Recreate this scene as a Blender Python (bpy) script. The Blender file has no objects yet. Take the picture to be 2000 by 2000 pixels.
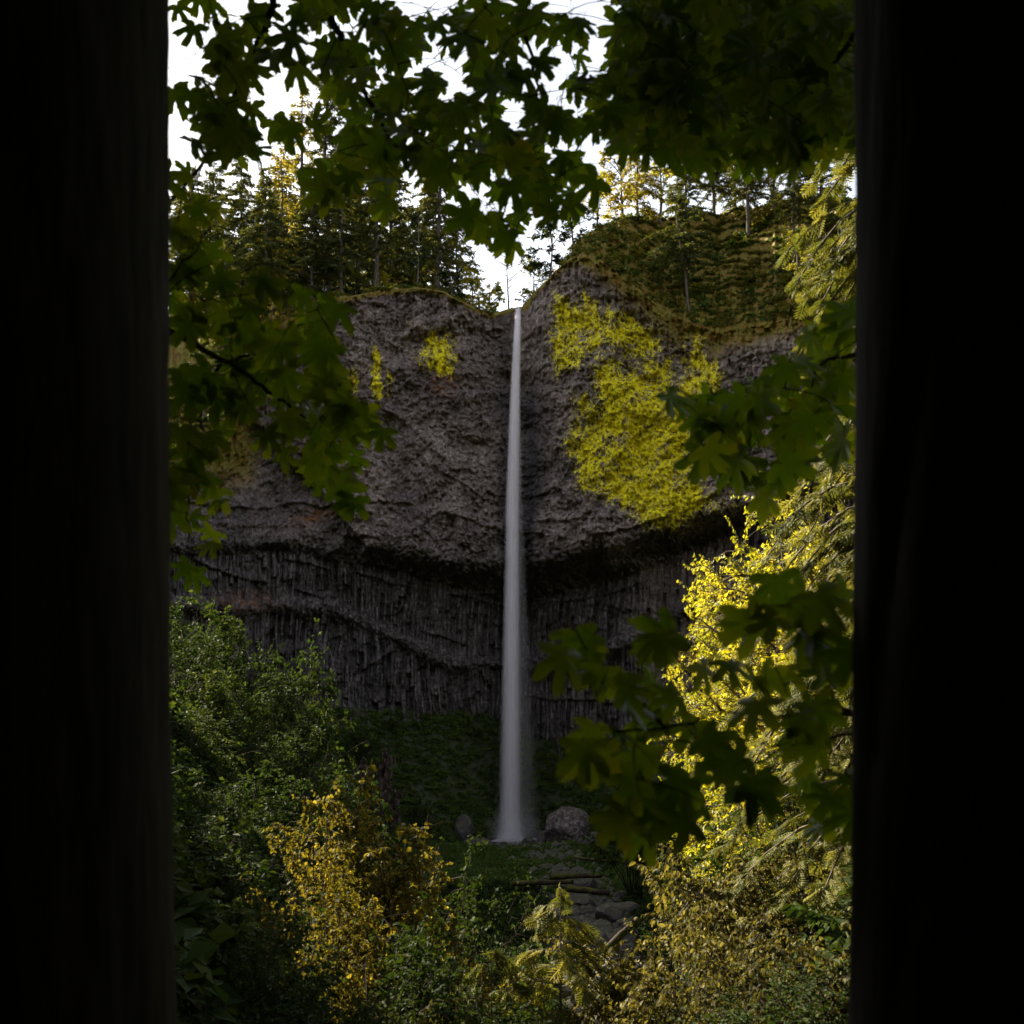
import bpy, math, random
import numpy as np
from mathutils import Matrix, Vector

# ------------------------------------------------------------------ camera, sky, sun, exposure
SC = bpy.context.scene
COL = SC.collection
F = 35.0 / 36.0 * 2000.0            # focal length in pixels of the 2000 px photograph
HZ = 1400.0                         # row of the horizon


def P(px, py, Y):
    """a place in the world from where it is seen and how far away it is"""
    return np.array([(px - 1000.0) * Y / F, Y, (HZ - py) * Y / F])


cam_d = bpy.data.cameras.new('camera')
cam = bpy.data.objects.new('camera', cam_d)
COL.objects.link(cam)
cam.location = (0, 0, 0)
cam.rotation_euler = (math.radians(90), 0, 0)
cam_d.sensor_fit = 'HORIZONTAL'
cam_d.sensor_width = 36.0
cam_d.lens = 35.0
cam_d.shift_y = (HZ - 1000.0) / 2000.0
cam_d.clip_start = 0.05
cam_d.clip_end = 3000.0
cam_d.dof.use_dof = True
cam_d.dof.focus_distance = 70.0
cam_d.dof.aperture_fstop = 2.5
SC.camera = cam

SUN = np.array([-0.60, 0.60, 0.53])
SUN /= np.linalg.norm(SUN)
SUN_EL = math.asin(SUN[2])
SUN_AZ = math.atan2(SUN[0], SUN[1])
w = bpy.data.worlds.new('World')
SC.world = w
w.use_nodes = True
nt = w.node_tree
nt.nodes.clear()
wo = nt.nodes.new('ShaderNodeOutputWorld')
bg = nt.nodes.new('ShaderNodeBackground')
sky = nt.nodes.new('ShaderNodeTexSky')
sky.sky_type = 'NISHITA'
sky.sun_disc = False
sky.sun_elevation = SUN_EL
sky.sun_rotation = SUN_AZ
sky.altitude = 50
sky.air_density = 1.0
sky.dust_density = 2.0
sky.ozone_density = 1.0
hs = nt.nodes.new('ShaderNodeHueSaturation')
hs.inputs['Saturation'].default_value = 0.35
nt.links.new(sky.outputs[0], hs.inputs['Color'])
nt.links.new(hs.outputs[0], bg.inputs[0])
bg.inputs[1].default_value = 0.075
nt.links.new(bg.outputs[0], wo.inputs[0])

sun_d = bpy.data.lights.new('sun', 'SUN')
sun_d.energy = 5.0
sun_d.angle = math.radians(0.53)
sun_d.color = (1.0, 0.89, 0.68)
sun = bpy.data.objects.new('sun', sun_d)
COL.objects.link(sun)
sun.rotation_euler = Vector(-SUN).to_track_quat('-Z', 'Y').to_euler()
sun.location = (-60, 60, 90)

SC.view_settings.view_transform = 'Standard'
SC.view_settings.look = 'None'
SC.view_settings.gamma = 1.0
SC.view_settings.use_curve_mapping = False
SC.view_settings.exposure = 2.0
SC.render.engine = 'CYCLES'
SC.cycles.use_denoising = True
SC.cycles.max_bounces = 5
SC.cycles.diffuse_bounces = 3
SC.cycles.glossy_bounces = 2
SC.cycles.transmission_bounces = 3
SC.cycles.transparent_max_bounces = 40
SC.cycles.caustics_reflective = False
SC.cycles.caustics_refractive = False
SC.cycles.sample_clamp_indirect = 6.0

rng = np.random.default_rng(11)


# ------------------------------------------------------------------ noise
def h2(ix, iy, s=0):
    n = (ix.astype(np.int64) * 374761393 + iy.astype(np.int64) * 668265263 + s * 974711) & 0x7fffffff
    n = ((n ^ (n >> 13)) * 1274126177) & 0x7fffffff
    n = ((n ^ (n >> 16)) * 2246822519) & 0x7fffffff
    return ((n ^ (n >> 15)) & 0xffffff) / float(0xffffff)


def vnoise(x, y, s=0):
    ix, iy = np.floor(x), np.floor(y)
    fx, fy = x - ix, y - iy
    fx, fy = fx * fx * (3 - 2 * fx), fy * fy * (3 - 2 * fy)
    a = h2(ix, iy, s); b = h2(ix + 1, iy, s); c = h2(ix, iy + 1, s); d = h2(ix + 1, iy + 1, s)
    return (a * (1 - fx) + b * fx) * (1 - fy) + (c * (1 - fx) + d * fx) * fy


def fbm(x, y, s=0, o=4):
    r = 0; a = 0.5; t = 0
    for k in range(o):
        r = r + a * vnoise(x * 2 ** k + 17.3 * k, y * 2 ** k + 9.1 * k, s + k); t += a; a *= 0.5
    return r / t - 0.5


def worley(x, y, s=0):
    ix, iy = np.floor(x), np.floor(y)
    f1 = np.full(x.shape, 9.0); f2 = np.full(x.shape, 9.0); cid = np.zeros(x.shape)
    for dx in (-1, 0, 1):
        for dy in (-1, 0, 1):
            cx, cy = ix + dx, iy + dy
            qx = cx + h2(cx, cy, s + 1); qy = cy + h2(cx, cy, s + 2)
            d = np.hypot(qx - x, qy - y)
            near = d < f1
            f2 = np.where(near, f1, np.minimum(f2, d))
            cid = np.where(near, h2(cx, cy, s + 3), cid)
            f1 = np.where(near, d, f1)
    return f1, f2, cid


def sstep(a, b, x):
    t = np.clip((x - a) / (b - a), 0, 1)
    return t * t * (3 - 2 * t)


def poly_sd(poly, x, y):
    """signed distance to a polygon, positive inside"""
    poly = np.array(poly, float)
    d = np.full(x.shape, 1e9); ins = np.zeros(x.shape, bool)
    n = len(poly)
    for i in range(n):
        x0, y0 = poly[i]; x1, y1 = poly[(i + 1) % n]
        ex, ey = x1 - x0, y1 - y0
        t = np.clip(((x - x0) * ex + (y - y0) * ey) / (ex * ex + ey * ey + 1e-9), 0, 1)
        d = np.minimum(d, np.hypot(x - x0 - t * ex, y - y0 - t * ey))
        c = ((y0 > y) != (y1 > y)) & (x < ex * (y - y0) / (ey if abs(ey) > 1e-9 else 1e-9) + x0)
        ins ^= c
    return np.where(ins, d, -d)


# ------------------------------------------------------------------ mesh helpers
def mesh(name, V, faces, mat=None, attrs=None, smooth=False, mats=None, midx=None):
    """faces: (n,k) array or a list of such arrays"""
    V = np.asarray(V, np.float32)
    fl = faces if isinstance(faces, list) else [faces]
    fl = [np.asarray(f, np.int32) for f in fl if len(f)]
    me = bpy.data.meshes.new(name)
    me.vertices.add(len(V)); me.vertices.foreach_set('co', V.ravel())
    loops = np.concatenate([f.ravel() for f in fl])
    tot = np.concatenate([np.full(len(f), f.shape[1], np.int32) for f in fl])
    start = np.concatenate([[0], np.cumsum(tot)[:-1]]).astype(np.int32)
    me.loops.add(len(loops)); me.loops.foreach_set('vertex_index', loops)
    me.polygons.add(len(tot)); me.polygons.foreach_set('loop_start', start)
    me.polygons.foreach_set('loop_total', tot)
    me.polygons.foreach_set('use_smooth', np.full(len(tot), smooth, bool))
    if midx is not None:
        me.polygons.foreach_set('material_index', np.asarray(midx, np.int32))
    me.update(calc_edges=True)
    if attrs:
        for k, a in attrs.items():
            at = me.attributes.new(k, 'FLOAT', 'POINT'); at.data.foreach_set('value', np.asarray(a, np.float32))
    for m in (mats or ([mat] if mat else [])):
        me.materials.append(m)
    return me


def link(name, me, parent=None, loc=None, rot=None, scale=None):
    o = bpy.data.objects.new(name, me)
    COL.objects.link(o)
    if parent is not None: o.parent = parent
    if loc is not None: o.location = [float(v) for v in loc]
    if rot is not None: o.rotation_euler = rot
    if scale is not None: o.scale = scale if hasattr(scale, '__len__') else (scale,) * 3
    return o


def tag(o, label, cat, group=None):
    o['label'] = label; o['category'] = cat
    if group: o['group'] = group
    return o


def thing(name, label, cat, loc, rz=0.0, group=None, scale=1.0):
    o = link(name, None, None, loc, (0, 0, rz), scale)
    o.empty_display_size = 0.3
    return tag(o, label, cat, group)


def struct(o, kind='structure'):
    o['kind'] = kind
    return o


def tubes(lines, nseg=5):
    """lines: list of (points (k,3), radii (k,)) -> V, F(quads)"""
    VV, FF, off = [], [], 0
    ang = np.linspace(0, 2 * np.pi, nseg, endpoint=False)
    for pts, rad in lines:
        pts = np.asarray(pts, float); k = len(pts)
        rad = np.broadcast_to(np.asarray(rad, float), (k,))
        T = np.gradient(pts, axis=0); T /= np.linalg.norm(T, axis=1)[:, None] + 1e-9
        up = np.where(np.abs(T[:, 2:3]) > 0.9, np.array([[1.0, 0, 0]]), np.array([[0, 0, 1.0]]))
        A = np.cross(T, up); A /= np.linalg.norm(A, axis=1)[:, None] + 1e-9
        B = np.cross(T, A)
        ring = pts[:, None] + rad[:, None, None] * (np.cos(ang)[None, :, None] * A[:, None] + np.sin(ang)[None, :, None] * B[:, None])
        VV.append(ring.reshape(-1, 3))
        i = np.arange(k - 1)[:, None] * nseg; j = np.arange(nseg)[None]; j2 = (j + 1) % nseg
        FF.append((np.stack([i + j, i + j2, i + nseg + j2, i + nseg + j], -1).reshape(-1, 4)) + off)
        off += k * nseg
    return np.concatenate(VV), np.concatenate(FF)


def bez(a, b, c, n=6):
    t = np.linspace(0, 1, n)[:, None]
    return (1 - t) ** 2 * np.asarray(a) + 2 * t * (1 - t) * np.asarray(b) + t * t * np.asarray(c)


def unit(v):
    return v / (np.linalg.norm(v, axis=-1, keepdims=True) + 1e-9)


def scatter(tv, tf, pos, d, n, size, width=None):
    """copies of a template (y along the leaf, z its normal) -> V, F, per-leaf random repeated per vertex"""
    d = unit(d); x = unit(np.cross(d, n)); n = np.cross(x, d)
    M = np.stack([x, d, n], -1)                      # columns
    tvs = tv[None] * size[:, None, None]
    if width is not None: tvs = tvs * np.stack([width, np.ones_like(width), np.ones_like(width)], -1)[:, None]
    V = np.einsum('nij,nkj->nki', M, tvs) + pos[:, None]
    k = len(tv)
    Fc = (tf[None] + (np.arange(len(pos)) * k)[:, None, None]).reshape(-1, tf.shape[1])
    return V.reshape(-1, 3), Fc, k


# leaf templates
L2V = np.array([[0, 0, 0], [.30, .5, .07], [0, 1, -.08], [-.30, .5, .07]]); L2F = np.array([[0, 1, 2], [0, 2, 3]])
L6V = np.array([[0, 0, 0], [0, .35, 0], [0, .7, -.02], [0, 1, -.1], [.26, .28, .06], [.25, .62, .03], [-.26, .28, .06], [-.25, .62, .03]])
L6F = np.array([[0, 4, 1], [1, 4, 5], [1, 5, 2], [2, 5, 3], [0, 1, 6], [1, 7, 6], [1, 2, 7], [2, 3, 7]])


# ------------------------------------------------------------------ materials
def newmat(name):
    m = bpy.data.materials.new(name); m.use_nodes = True
    t = m.node_tree; t.nodes.clear()
    out = t.nodes.new('ShaderNodeOutputMaterial')
    return m, t, out


def N(t, typ, **kw):
    n = t.nodes.new(typ)
    for k, v in kw.items():
        if k in n.inputs: n.inputs[k].default_value = v
        else: setattr(n, k, v)
    return n


def ramp(t, stops, fac=None):
    r = t.nodes.new('ShaderNodeValToRGB')
    el = r.color_ramp.elements
    while len(el) < len(stops): el.new(0.5)
    for e, (p, c) in zip(el, stops):
        e.position = p; e.color = (*c, 1)
    if fac is not None: t.links.new(fac, r.inputs[0])
    return r


def mixc(t, fac, a, b):
    m = t.nodes.new('ShaderNodeMix'); m.data_type = 'RGBA'
    for s, v in ((m.inputs[0], fac), (m.inputs[6], a), (m.inputs[7], b)):
        if hasattr(v, 'links') or hasattr(v, 'is_linked'): t.links.new(v, s)
        elif isinstance(v, tuple): s.default_value = (*v, 1)
        else: s.default_value = v
    return m.outputs[2]


def math_(t, op, a, b=None, clamp=False):
    m = t.nodes.new('ShaderNodeMath'); m.operation = op; m.use_clamp = clamp
    for s, v in zip(m.inputs, (a, b)):
        if v is None: continue
        if hasattr(v, 'is_linked'): t.links.new(v, s)
        else: s.default_value = v
    return m.outputs[0]


def leafmat(name, stops, trans=0.35, tcol=(1.5, 1.5, 0.5), rough=0.45, spec=0.4, nscale=0.35, mottled=0.0):
    m, t, out = newmat(name)
    at = N(t, 'ShaderNodeAttribute', attribute_name='tint')
    geo = N(t, 'ShaderNodeTexCoord')
    noi = N(t, 'ShaderNodeTexNoise', Scale=nscale, Detail=1.0)
    t.links.new(geo.outputs['Object'], noi.inputs['Vector'])
    oi = N(t, 'ShaderNodeObjectInfo')
    a = math_(t, 'MULTIPLY', at.outputs['Fac'], 0.55)
    b = math_(t, 'MULTIPLY_ADD', noi.outputs['Fac'], 0.6); t.nodes[-1].inputs[2].default_value = -0.08
    c = math_(t, 'MULTIPLY', oi.outputs['Random'], 0.25)
    f = math_(t, 'ADD', math_(t, 'ADD', a, b), c)
    f = math_(t, 'SUBTRACT', f, 0.1, True)
    r = ramp(t, stops, f)
    col = r.outputs[0]
    if mottled:
        n2 = N(t, 'ShaderNodeTexNoise', Scale=14.0, Detail=3.0)
        t.links.new(geo.outputs['Object'], n2.inputs['Vector'])
        col = mixc(t, math_(t, 'MULTIPLY', math_(t, 'SUBTRACT', n2.outputs['Fac'], 0.5, True), mottled), col, (0.22, 0.16, 0.01))
    pb = N(t, 'ShaderNodeBsdfPrincipled', Roughness=rough)
    pb.inputs['Specular IOR Level'].default_value = spec
    t.links.new(col, pb.inputs['Base Color'])
    tr = N(t, 'ShaderNodeBsdfTranslucent')
    vm = N(t, 'ShaderNodeVectorMath', operation='MULTIPLY'); vm.inputs[1].default_value = tcol
    t.links.new(col, vm.inputs[0]); t.links.new(vm.outputs[0], tr.inputs['Color'])
    mx = N(t, 'ShaderNodeMixShader', Fac=trans)
    t.links.new(pb.outputs[0], mx.inputs[1]); t.links.new(tr.outputs[0], mx.inputs[2])
    t.links.new(mx.outputs[0], out.inputs[0])
    return m


def barkmat(name, c1, c2, scale=6.0, moss=None, bump=0.5, stretch=(3, 3, 0.5)):
    m, t, out = newmat(name)
    tc = N(t, 'ShaderNodeTexCoord'); mp = N(t, 'ShaderNodeMapping'); mp.inputs['Scale'].default_value = stretch
    t.links.new(tc.outputs['Object'], mp.inputs[0])
    n = N(t, 'ShaderNodeTexNoise', Scale=scale, Detail=5.0); t.links.new(mp.outputs[0], n.inputs['Vector'])
    r = ramp(t, [(0.35, c1), (0.65, c2)], n.outputs['Fac'])
    col = r.outputs[0]
    if moss:
        n2 = N(t, 'ShaderNodeTexNoise', Scale=1.3, Detail=4.0); t.links.new(tc.outputs['Object'], n2.inputs['Vector'])
        r2 = ramp(t, [(0.48, (0, 0, 0)), (0.6, (1, 1, 1))], n2.outputs['Fac'])
        col = mixc(t, r2.outputs[0], col, moss)
    pb = N(t, 'ShaderNodeBsdfPrincipled', Roughness=0.9)
    pb.inputs['Specular IOR Level'].default_value = 0.2
    t.links.new(col, pb.inputs['Base Color'])
    bp = N(t, 'ShaderNodeBump', Strength=bump, Distance=0.02); t.links.new(n.outputs['Fac'], bp.inputs['Height'])
    t.links.new(bp.outputs[0], pb.inputs['Normal']); t.links.new(pb.outputs[0], out.inputs[0])
    return m


def rockmat():
    m, t, out = newmat('basalt')
    tc = N(t, 'ShaderNodeTexCoord')
    A = {k: N(t, 'ShaderNodeAttribute', attribute_name=k).outputs['Fac'] for k in ('lichen', 'moss', 'rust', 'lower', 'wet')}
    n1 = N(t, 'ShaderNodeTexNoise', Scale=0.12, Detail=4.0); n2 = N(t, 'ShaderNodeTexNoise', Scale=1.6, Detail=6.0, Roughness=0.75)
    n3 = N(t, 'ShaderNodeTexVoronoi', Scale=1.3); n4 = N(t, 'ShaderNodeTexNoise', Scale=0.9, Detail=5.0, Roughness=0.7)
    for n in (n1, n2, n3, n4): t.links.new(tc.outputs['Object'], n.inputs['Vector'])
    up = ramp(t, [(0.36, (0.085, 0.060, 0.048)), (0.5, (0.155, 0.125, 0.112)), (0.66, (0.32, 0.285, 0.275))], n2.outputs['Fac'])
    big = ramp(t, [(0.32, (0.58, 0.54, 0.56)), (0.5, (1.05, 0.98, 0.97)), (0.68, (1.5, 1.4, 1.36))], n1.outputs['Fac'])
    vm = N(t, 'ShaderNodeVectorMath', operation='MULTIPLY'); t.links.new(up.outputs[0], vm.inputs[0]); t.links.new(big.outputs[0], vm.inputs[1])
    lo = ramp(t, [(0.36, (0.040, 0.034, 0.034)), (0.66, (0.16, 0.142, 0.142))], n2.outputs['Fac'])
    mpv = N(t, 'ShaderNodeMapping'); mpv.inputs['Scale'].default_value = (3.0, 1.0, .16); t.links.new(tc.outputs['Object'], mpv.inputs[0])
    nv = N(t, 'ShaderNodeTexNoise', Scale=1.0, Detail=5.0, Roughness=0.7); t.links.new(mpv.outputs[0], nv.inputs['Vector'])
    lv_ = ramp(t, [(0.38, (0.35, 0.33, 0.33)), (0.5, (0.85, 0.82, 0.8)), (0.63, (1.9, 1.8, 1.75))], nv.outputs['Fac'])
    vl = N(t, 'ShaderNodeVectorMath', operation='MULTIPLY'); t.links.new(lo.outputs[0], vl.inputs[0]); t.links.new(lv_.outputs[0], vl.inputs[1])
    col = mixc(t, A['lower'], vm.outputs[0], vl.outputs[0])
    col = mixc(t, A['wet'], col, (0.035, 0.034, 0.038))
    # orange stain
    rf = math_(t, 'MULTIPLY', A['rust'], ramp(t, [(0.42, (0, 0, 0)), (0.6, (1, 1, 1))], n4.outputs['Fac']).outputs[0])
    col = mixc(t, rf, col, (0.30, 0.10, 0.015))
    # moss: ochre, brown and green
    mc = ramp(t, [(0.3, (0.07, 0.038, 0.014)), (0.45, (0.22, 0.125, 0.018)), (0.55, (0.13, 0.12, 0.020)), (0.68, (0.32, 0.24, 0.022))], n4.outputs['Fac'])
    mf = math_(t, 'MULTIPLY_ADD', A['moss'], 3.0); t.nodes[-1].inputs[2].default_value = -1.6
    mf = math_(t, 'ADD', mf, math_(t, 'MULTIPLY', n2.outputs['Fac'], 1.4), True)
    col = mixc(t, mf, col, mc.outputs[0])
    # yellow lichen
    n5 = N(t, 'ShaderNodeTexNoise', Scale=1.5, Detail=8.0, Roughness=0.85, Distortion=1.2)
    t.links.new(tc.outputs['Object'], n5.inputs['Vector'])
    lf = math_(t, 'MULTIPLY', math_(t, 'SUBTRACT', n5.outputs['Fac'], 0.5), 4.6)
    lf = math_(t, 'ADD', lf, math_(t, 'MULTIPLY', math_(t, 'SUBTRACT', n2.outputs['Fac'], 0.5), 1.6))
    lf = math_(t, 'ADD', lf, math_(t, 'SUBTRACT', A['lichen'], 0.62))
    lf = math_(t, 'MULTIPLY', lf, 6.0, True)
    lf = math_(t, 'MULTIPLY', lf, math_(t, 'GREATER_THAN', A['lichen'], 0.02))
    lc = ramp(t, [(0.36, (0.26, 0.20, 0.006)), (0.5, (0.74, 0.60, 0.004)), (0.62, (0.95, 0.84, 0.012))], n2.outputs['Fac'])
    col = mixc(t, lf, col, lc.outputs[0])
    pb = N(t, 'ShaderNodeBsdfPrincipled', Roughness=0.85)
    pb.inputs['Specular IOR Level'].default_value = 0.25
    t.links.new(col, pb.inputs['Base Color'])
    hb = math_(t, 'ADD', n2.outputs['Fac'], math_(t, 'MULTIPLY', n3.outputs['Distance'], 0.5))
    bp = N(t, 'ShaderNodeBump', Strength=1.0, Distance=0.28); t.links.new(hb, bp.inputs['Height'])
    t.links.new(bp.outputs[0], pb.inputs['Normal']); t.links.new(pb.outputs[0], out.inputs[0])
    return m


def simplerock(name, stops, scale=3.0, moss=0.0):
    m, t, out = newmat(name)
    tc = N(t, 'ShaderNodeTexCoord'); n = N(t, 'ShaderNodeTexNoise', Scale=scale, Detail=7.0, Roughness=0.7)
    t.links.new(tc.outputs['Object'], n.inputs['Vector'])
    col = ramp(t, stops, n.outputs['Fac']).outputs[0]
    if moss:
        g = N(t, 'ShaderNodeNewGeometry'); sx = N(t, 'ShaderNodeSeparateXYZ'); t.links.new(g.outputs['Normal'], sx.inputs[0])
        f = math_(t, 'MULTIPLY', math_(t, 'MULTIPLY_ADD', sx.outputs[2], 2.0), moss, True); t.nodes[-2].inputs[2].default_value = -0.9
        col = mixc(t, math_(t, 'MULTIPLY', f, n.outputs['Fac']), col, (0.12, 0.13, 0.02))
    pb = N(t, 'ShaderNodeBsdfPrincipled', Roughness=0.85); t.links.new(col, pb.inputs['Base Color'])
    bp = N(t, 'ShaderNodeBump', Strength=0.8, Distance=0.15); t.links.new(n.outputs['Fac'], bp.inputs['Height'])
    t.links.new(bp.outputs[0], pb.inputs['Normal']); t.links.new(pb.outputs[0], out.inputs[0])
    return m


M_rock = rockmat()
M_ground = simplerock('forest_ground', [(0.3, (0.018, 0.014, 0.008)), (0.5, (0.04, 0.045, 0.012)), (0.7, (0.06, 0.08, 0.018))], 0.8)
M_talus = simplerock('mossy_ground', [(0.3, (0.014, 0.013, 0.008)), (0.5, (0.028, 0.036, 0.010)), (0.7, (0.055, 0.07, 0.018))], 1.5)
M_maple = leafmat('maple_leaf', [(0.0, (0.020, 0.048, 0.004)), (0.5, (0.064, 0.110, 0.007)), (0.85, (0.15, 0.17, 0.012)), (1.0, (0.28, 0.17, 0.012))], 0.6, (2.2, 2.05, 0.4), 0.38, 0.5, 0.9, 0.5)
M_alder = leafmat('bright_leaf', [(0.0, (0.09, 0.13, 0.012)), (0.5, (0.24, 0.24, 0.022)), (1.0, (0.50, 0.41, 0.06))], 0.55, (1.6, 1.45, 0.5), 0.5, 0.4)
M_shade = leafmat('shaded_green_leaf', [(0.0, (0.010, 0.021, 0.006)), (0.5, (0.024, 0.042, 0.010)), (1.0, (0.065, 0.078, 0.016))], 0.3, (1.5, 1.4, 0.5), 0.7, 0.08)  # shade put into the colour: leaves darkened for the shaded slopes
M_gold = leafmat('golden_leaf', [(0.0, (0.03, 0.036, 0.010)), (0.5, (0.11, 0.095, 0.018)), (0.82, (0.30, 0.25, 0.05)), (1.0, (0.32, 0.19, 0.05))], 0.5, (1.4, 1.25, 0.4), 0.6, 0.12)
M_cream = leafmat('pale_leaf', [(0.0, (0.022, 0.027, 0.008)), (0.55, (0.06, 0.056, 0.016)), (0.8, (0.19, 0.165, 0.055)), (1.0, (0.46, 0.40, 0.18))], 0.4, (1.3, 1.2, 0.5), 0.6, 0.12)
M_fir = leafmat('fir_needle', [(0.0, (0.030, 0.045, 0.018)), (0.5, (0.07, 0.088, 0.028)), (1.0, (0.16, 0.155, 0.035))], 0.3, (1.8, 1.5, 0.5), 0.6, 0.25, 0.1)
M_sunfir = leafmat('sunlit_needle', [(0.0, (0.08, 0.085, 0.016)), (0.5, (0.22, 0.20, 0.035)), (1.0, (0.42, 0.36, 0.06))], 0.4, (1.5, 1.3, 0.5), 0.6, 0.25, 0.1)  # sunlit copy of the fir needle, the sun's gold put into the colour
M_cedar = leafmat('cedar_spray', [(0.0, (0.03, 0.045, 0.010)), (0.5, (0.10, 0.11, 0.025)), (1.0, (0.34, 0.30, 0.10))], 0.35, (1.4, 1.3, 0.5), 0.65, 0.12, 0.8)
M_tal = leafmat('talus_leaf', [(0.0, (0.03, 0.06, 0.014)), (0.5, (0.08, 0.13, 0.025)), (1.0, (0.16, 0.18, 0.03))], 0.3, (1.4, 1.4, 0.5), 0.6, 0.2)
M_moss = leafmat('moss_leaf', [(0.0, (0.055, 0.048, 0.012)), (0.5, (0.12, 0.12, 0.02)), (1.0, (0.28, 0.22, 0.025))], 0.3, (1.4, 1.4, 0.5), 0.6, 0.2)
M_herb = leafmat('herb_leaf', [(0.0, (0.016, 0.030, 0.009)), (0.5, (0.036, 0.060, 0.014)), (1.0, (0.095, 0.10, 0.020))], 0.3, (1.4, 1.4, 0.5), 0.68, 0.08)  # colour also darkened to stand in for shade on the slope
M_dead = leafmat('withered_leaf', [(0.0, (0.03, 0.020, 0.016)), (0.5, (0.075, 0.052, 0.042)), (1.0, (0.15, 0.115, 0.10))], 0.1, (1, 1, 1), 0.8, 0.2)
M_bark = barkmat('maple_bark', (0.012, 0.009, 0.007), (0.035, 0.027, 0.02), 7.0)
M_twig = barkmat('twig_bark', (0.015, 0.010, 0.007), (0.04, 0.028, 0.018), 9.0)
M_firbark = barkmat('fir_bark', (0.06, 0.045, 0.035), (0.16, 0.13, 0.11), 3.0)
M_log = barkmat('log_bark', (0.018, 0.012, 0.009), (0.055, 0.038, 0.024), 2.0, (0.075, 0.07, 0.014), 0.6, (0.4, 3, 3))
M_boulder = simplerock('pink_grey_stone', [(0.40, (0.04, 0.028, 0.026)), (0.52, (0.11, 0.08, 0.076)), (0.62, (0.27, 0.21, 0.21))], 7.0, 0.3)
M_stone = simplerock('creek_stone', [(0.3, (0.025, 0.020, 0.018)), (0.55, (0.07, 0.057, 0.052)), (0.72, (0.15, 0.125, 0.118))], 2.2, 0.5)


# ------------------------------------------------------------------ terrain
YB = [(250, 112), (300, 116), (400, 125), (520, 135), (640, 140), (750, 141.5), (900, 141), (975, 142.5), (1000, 144.5), (1030, 144), (1050, 141), (1090, 138), (1200, 134), (1330, 132), (1450, 128), (1550, 122), (1770, 108)]
BND = [(250, 1080), (436, 1083), (540, 1080), (640, 1092), (713, 1104), (751, 1108), (816, 1126), (920, 1153), (982, 1170), (1030, 1176), (1100, 1160), (1200, 1132), (1350, 1072), (1483, 1016), (1550, 990), (1770, 950)]
BASE = [(250, 1560), (420, 1500), (600, 1390), (640, 1385), (740, 1405), (960, 1405), (1050, 1455), (1150, 1475), (1400, 1460), (1667, 1430), (1770, 1430)]
UW = [(250, 22), (640, 24), (760, 45), (900, 55), (1030, 70), (1160, 85), (1300, 62), (1480, 38), (1770, 30)]
REC = [(250, 6), (436, 6), (640, 7), (900, 10), (1000, 12), (1160, 14), (1300, 11), (1483, 8), (1770, 6)]
_u = np.arange(250, 1762, 10.0)
_it = lambda a: np.interp(_u, [p[0] for p in a], [p[1] for p in a])
_yw = _it(YB) + _it(REC) - 8.0
_xw = (_u - 1000) * _yw / F; _zw = (HZ - _it(BASE)) * _yw / F + 1.3


def ground(x, y):
    x = np.asarray(x, float); y = np.asarray(y, float)
    base = np.interp(y, [-60, -25, -8, -2, 3, 10, 20, 35, 60, 90, 114, 123, 128, 138, 146, 161, 175], [34, 16, 1.5, -1.5, -2.3, -4.6, -9.0, -13.5, -17.6, -18.1, -16.9, -16.3, -17.3, -17.4, -16.4, 1.0, 6])  # the rise behind the viewer is unseen, added to block sky light
    x0l = np.interp(y, [-20, 0, 20, 40, 74, 100, 135, 150, 162], [-2, -2, -2.2, -2.8, -4.6, -8.5, -17, -24, -60])
    x0r = np.interp(y, [-20, 0, 20, 40, 60, 90, 130, 150, 170], [2, 2, 2.0, 5.0, 8.5, 12, 15, 24, 60])
    dl = np.maximum(0, x0l - x); dr = np.maximum(0, x - x0r)
    dl = dl * dl / (dl + 2.0); dr = dr * dr / (dr + 2.0)
    z = base + 48 * (1 - np.exp(-1.45 * dl / 48)) + 40 * (1 - np.exp(-1.0 * dr / 40))
    yw = np.interp(x, _xw, _yw); zw = np.interp(x, _xw, _zw)
    z = np.maximum(z, zw - 1.65 * np.abs(yw - y) * (y < yw))
    pool = np.clip(1.25 - np.hypot(x / 9.0, (y - 134) / 7.0), 0, .4) * 4
    far = np.clip((np.hypot(x, y - 70) - 150) / 100, 0, 1)
    z = z + (fbm(x * 0.12, y * 0.12, 3) * 2.2 + fbm(x * 0.5, y * 0.5, 5) * 0.9) * np.clip((y - 1) / 12, 0, 1)
    z = z - pool
    return np.where(y > 176, np.minimum(z, 6), z)


gx = np.concatenate([np.linspace(-1200, -90, 24)[:-1], np.arange(-90, 90.1, 0.75), np.linspace(90, 1200, 24)[1:]])
gy = np.concatenate([np.linspace(-1200, -30, 20)[:-1], np.arange(-30, 178, 0.8), np.linspace(180, 1500, 20)])
GX, GY = np.meshgrid(gx, gy)
GZ = ground(GX, GY)
nx, ny = len(gx), len(gy)
idx = np.arange(nx * ny).reshape(ny, nx)
gf = np.stack([idx[:-1, :-1], idx[:-1, 1:], idx[1:, 1:], idx[1:, :-1]], -1).reshape(-1, 4)
cyf = (GY[:-1, :-1] + 0.4).ravel(); cxf = GX[:-1, :-1].ravel()
gm = ((cyf > 100) & (cyf < 170)).astype(int)
struct(link('ground', mesh('ground', np.stack([GX, GY, GZ], -1).reshape(-1, 3), gf, smooth=True, mats=[M_ground, M_talus], midx=gm)))

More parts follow.
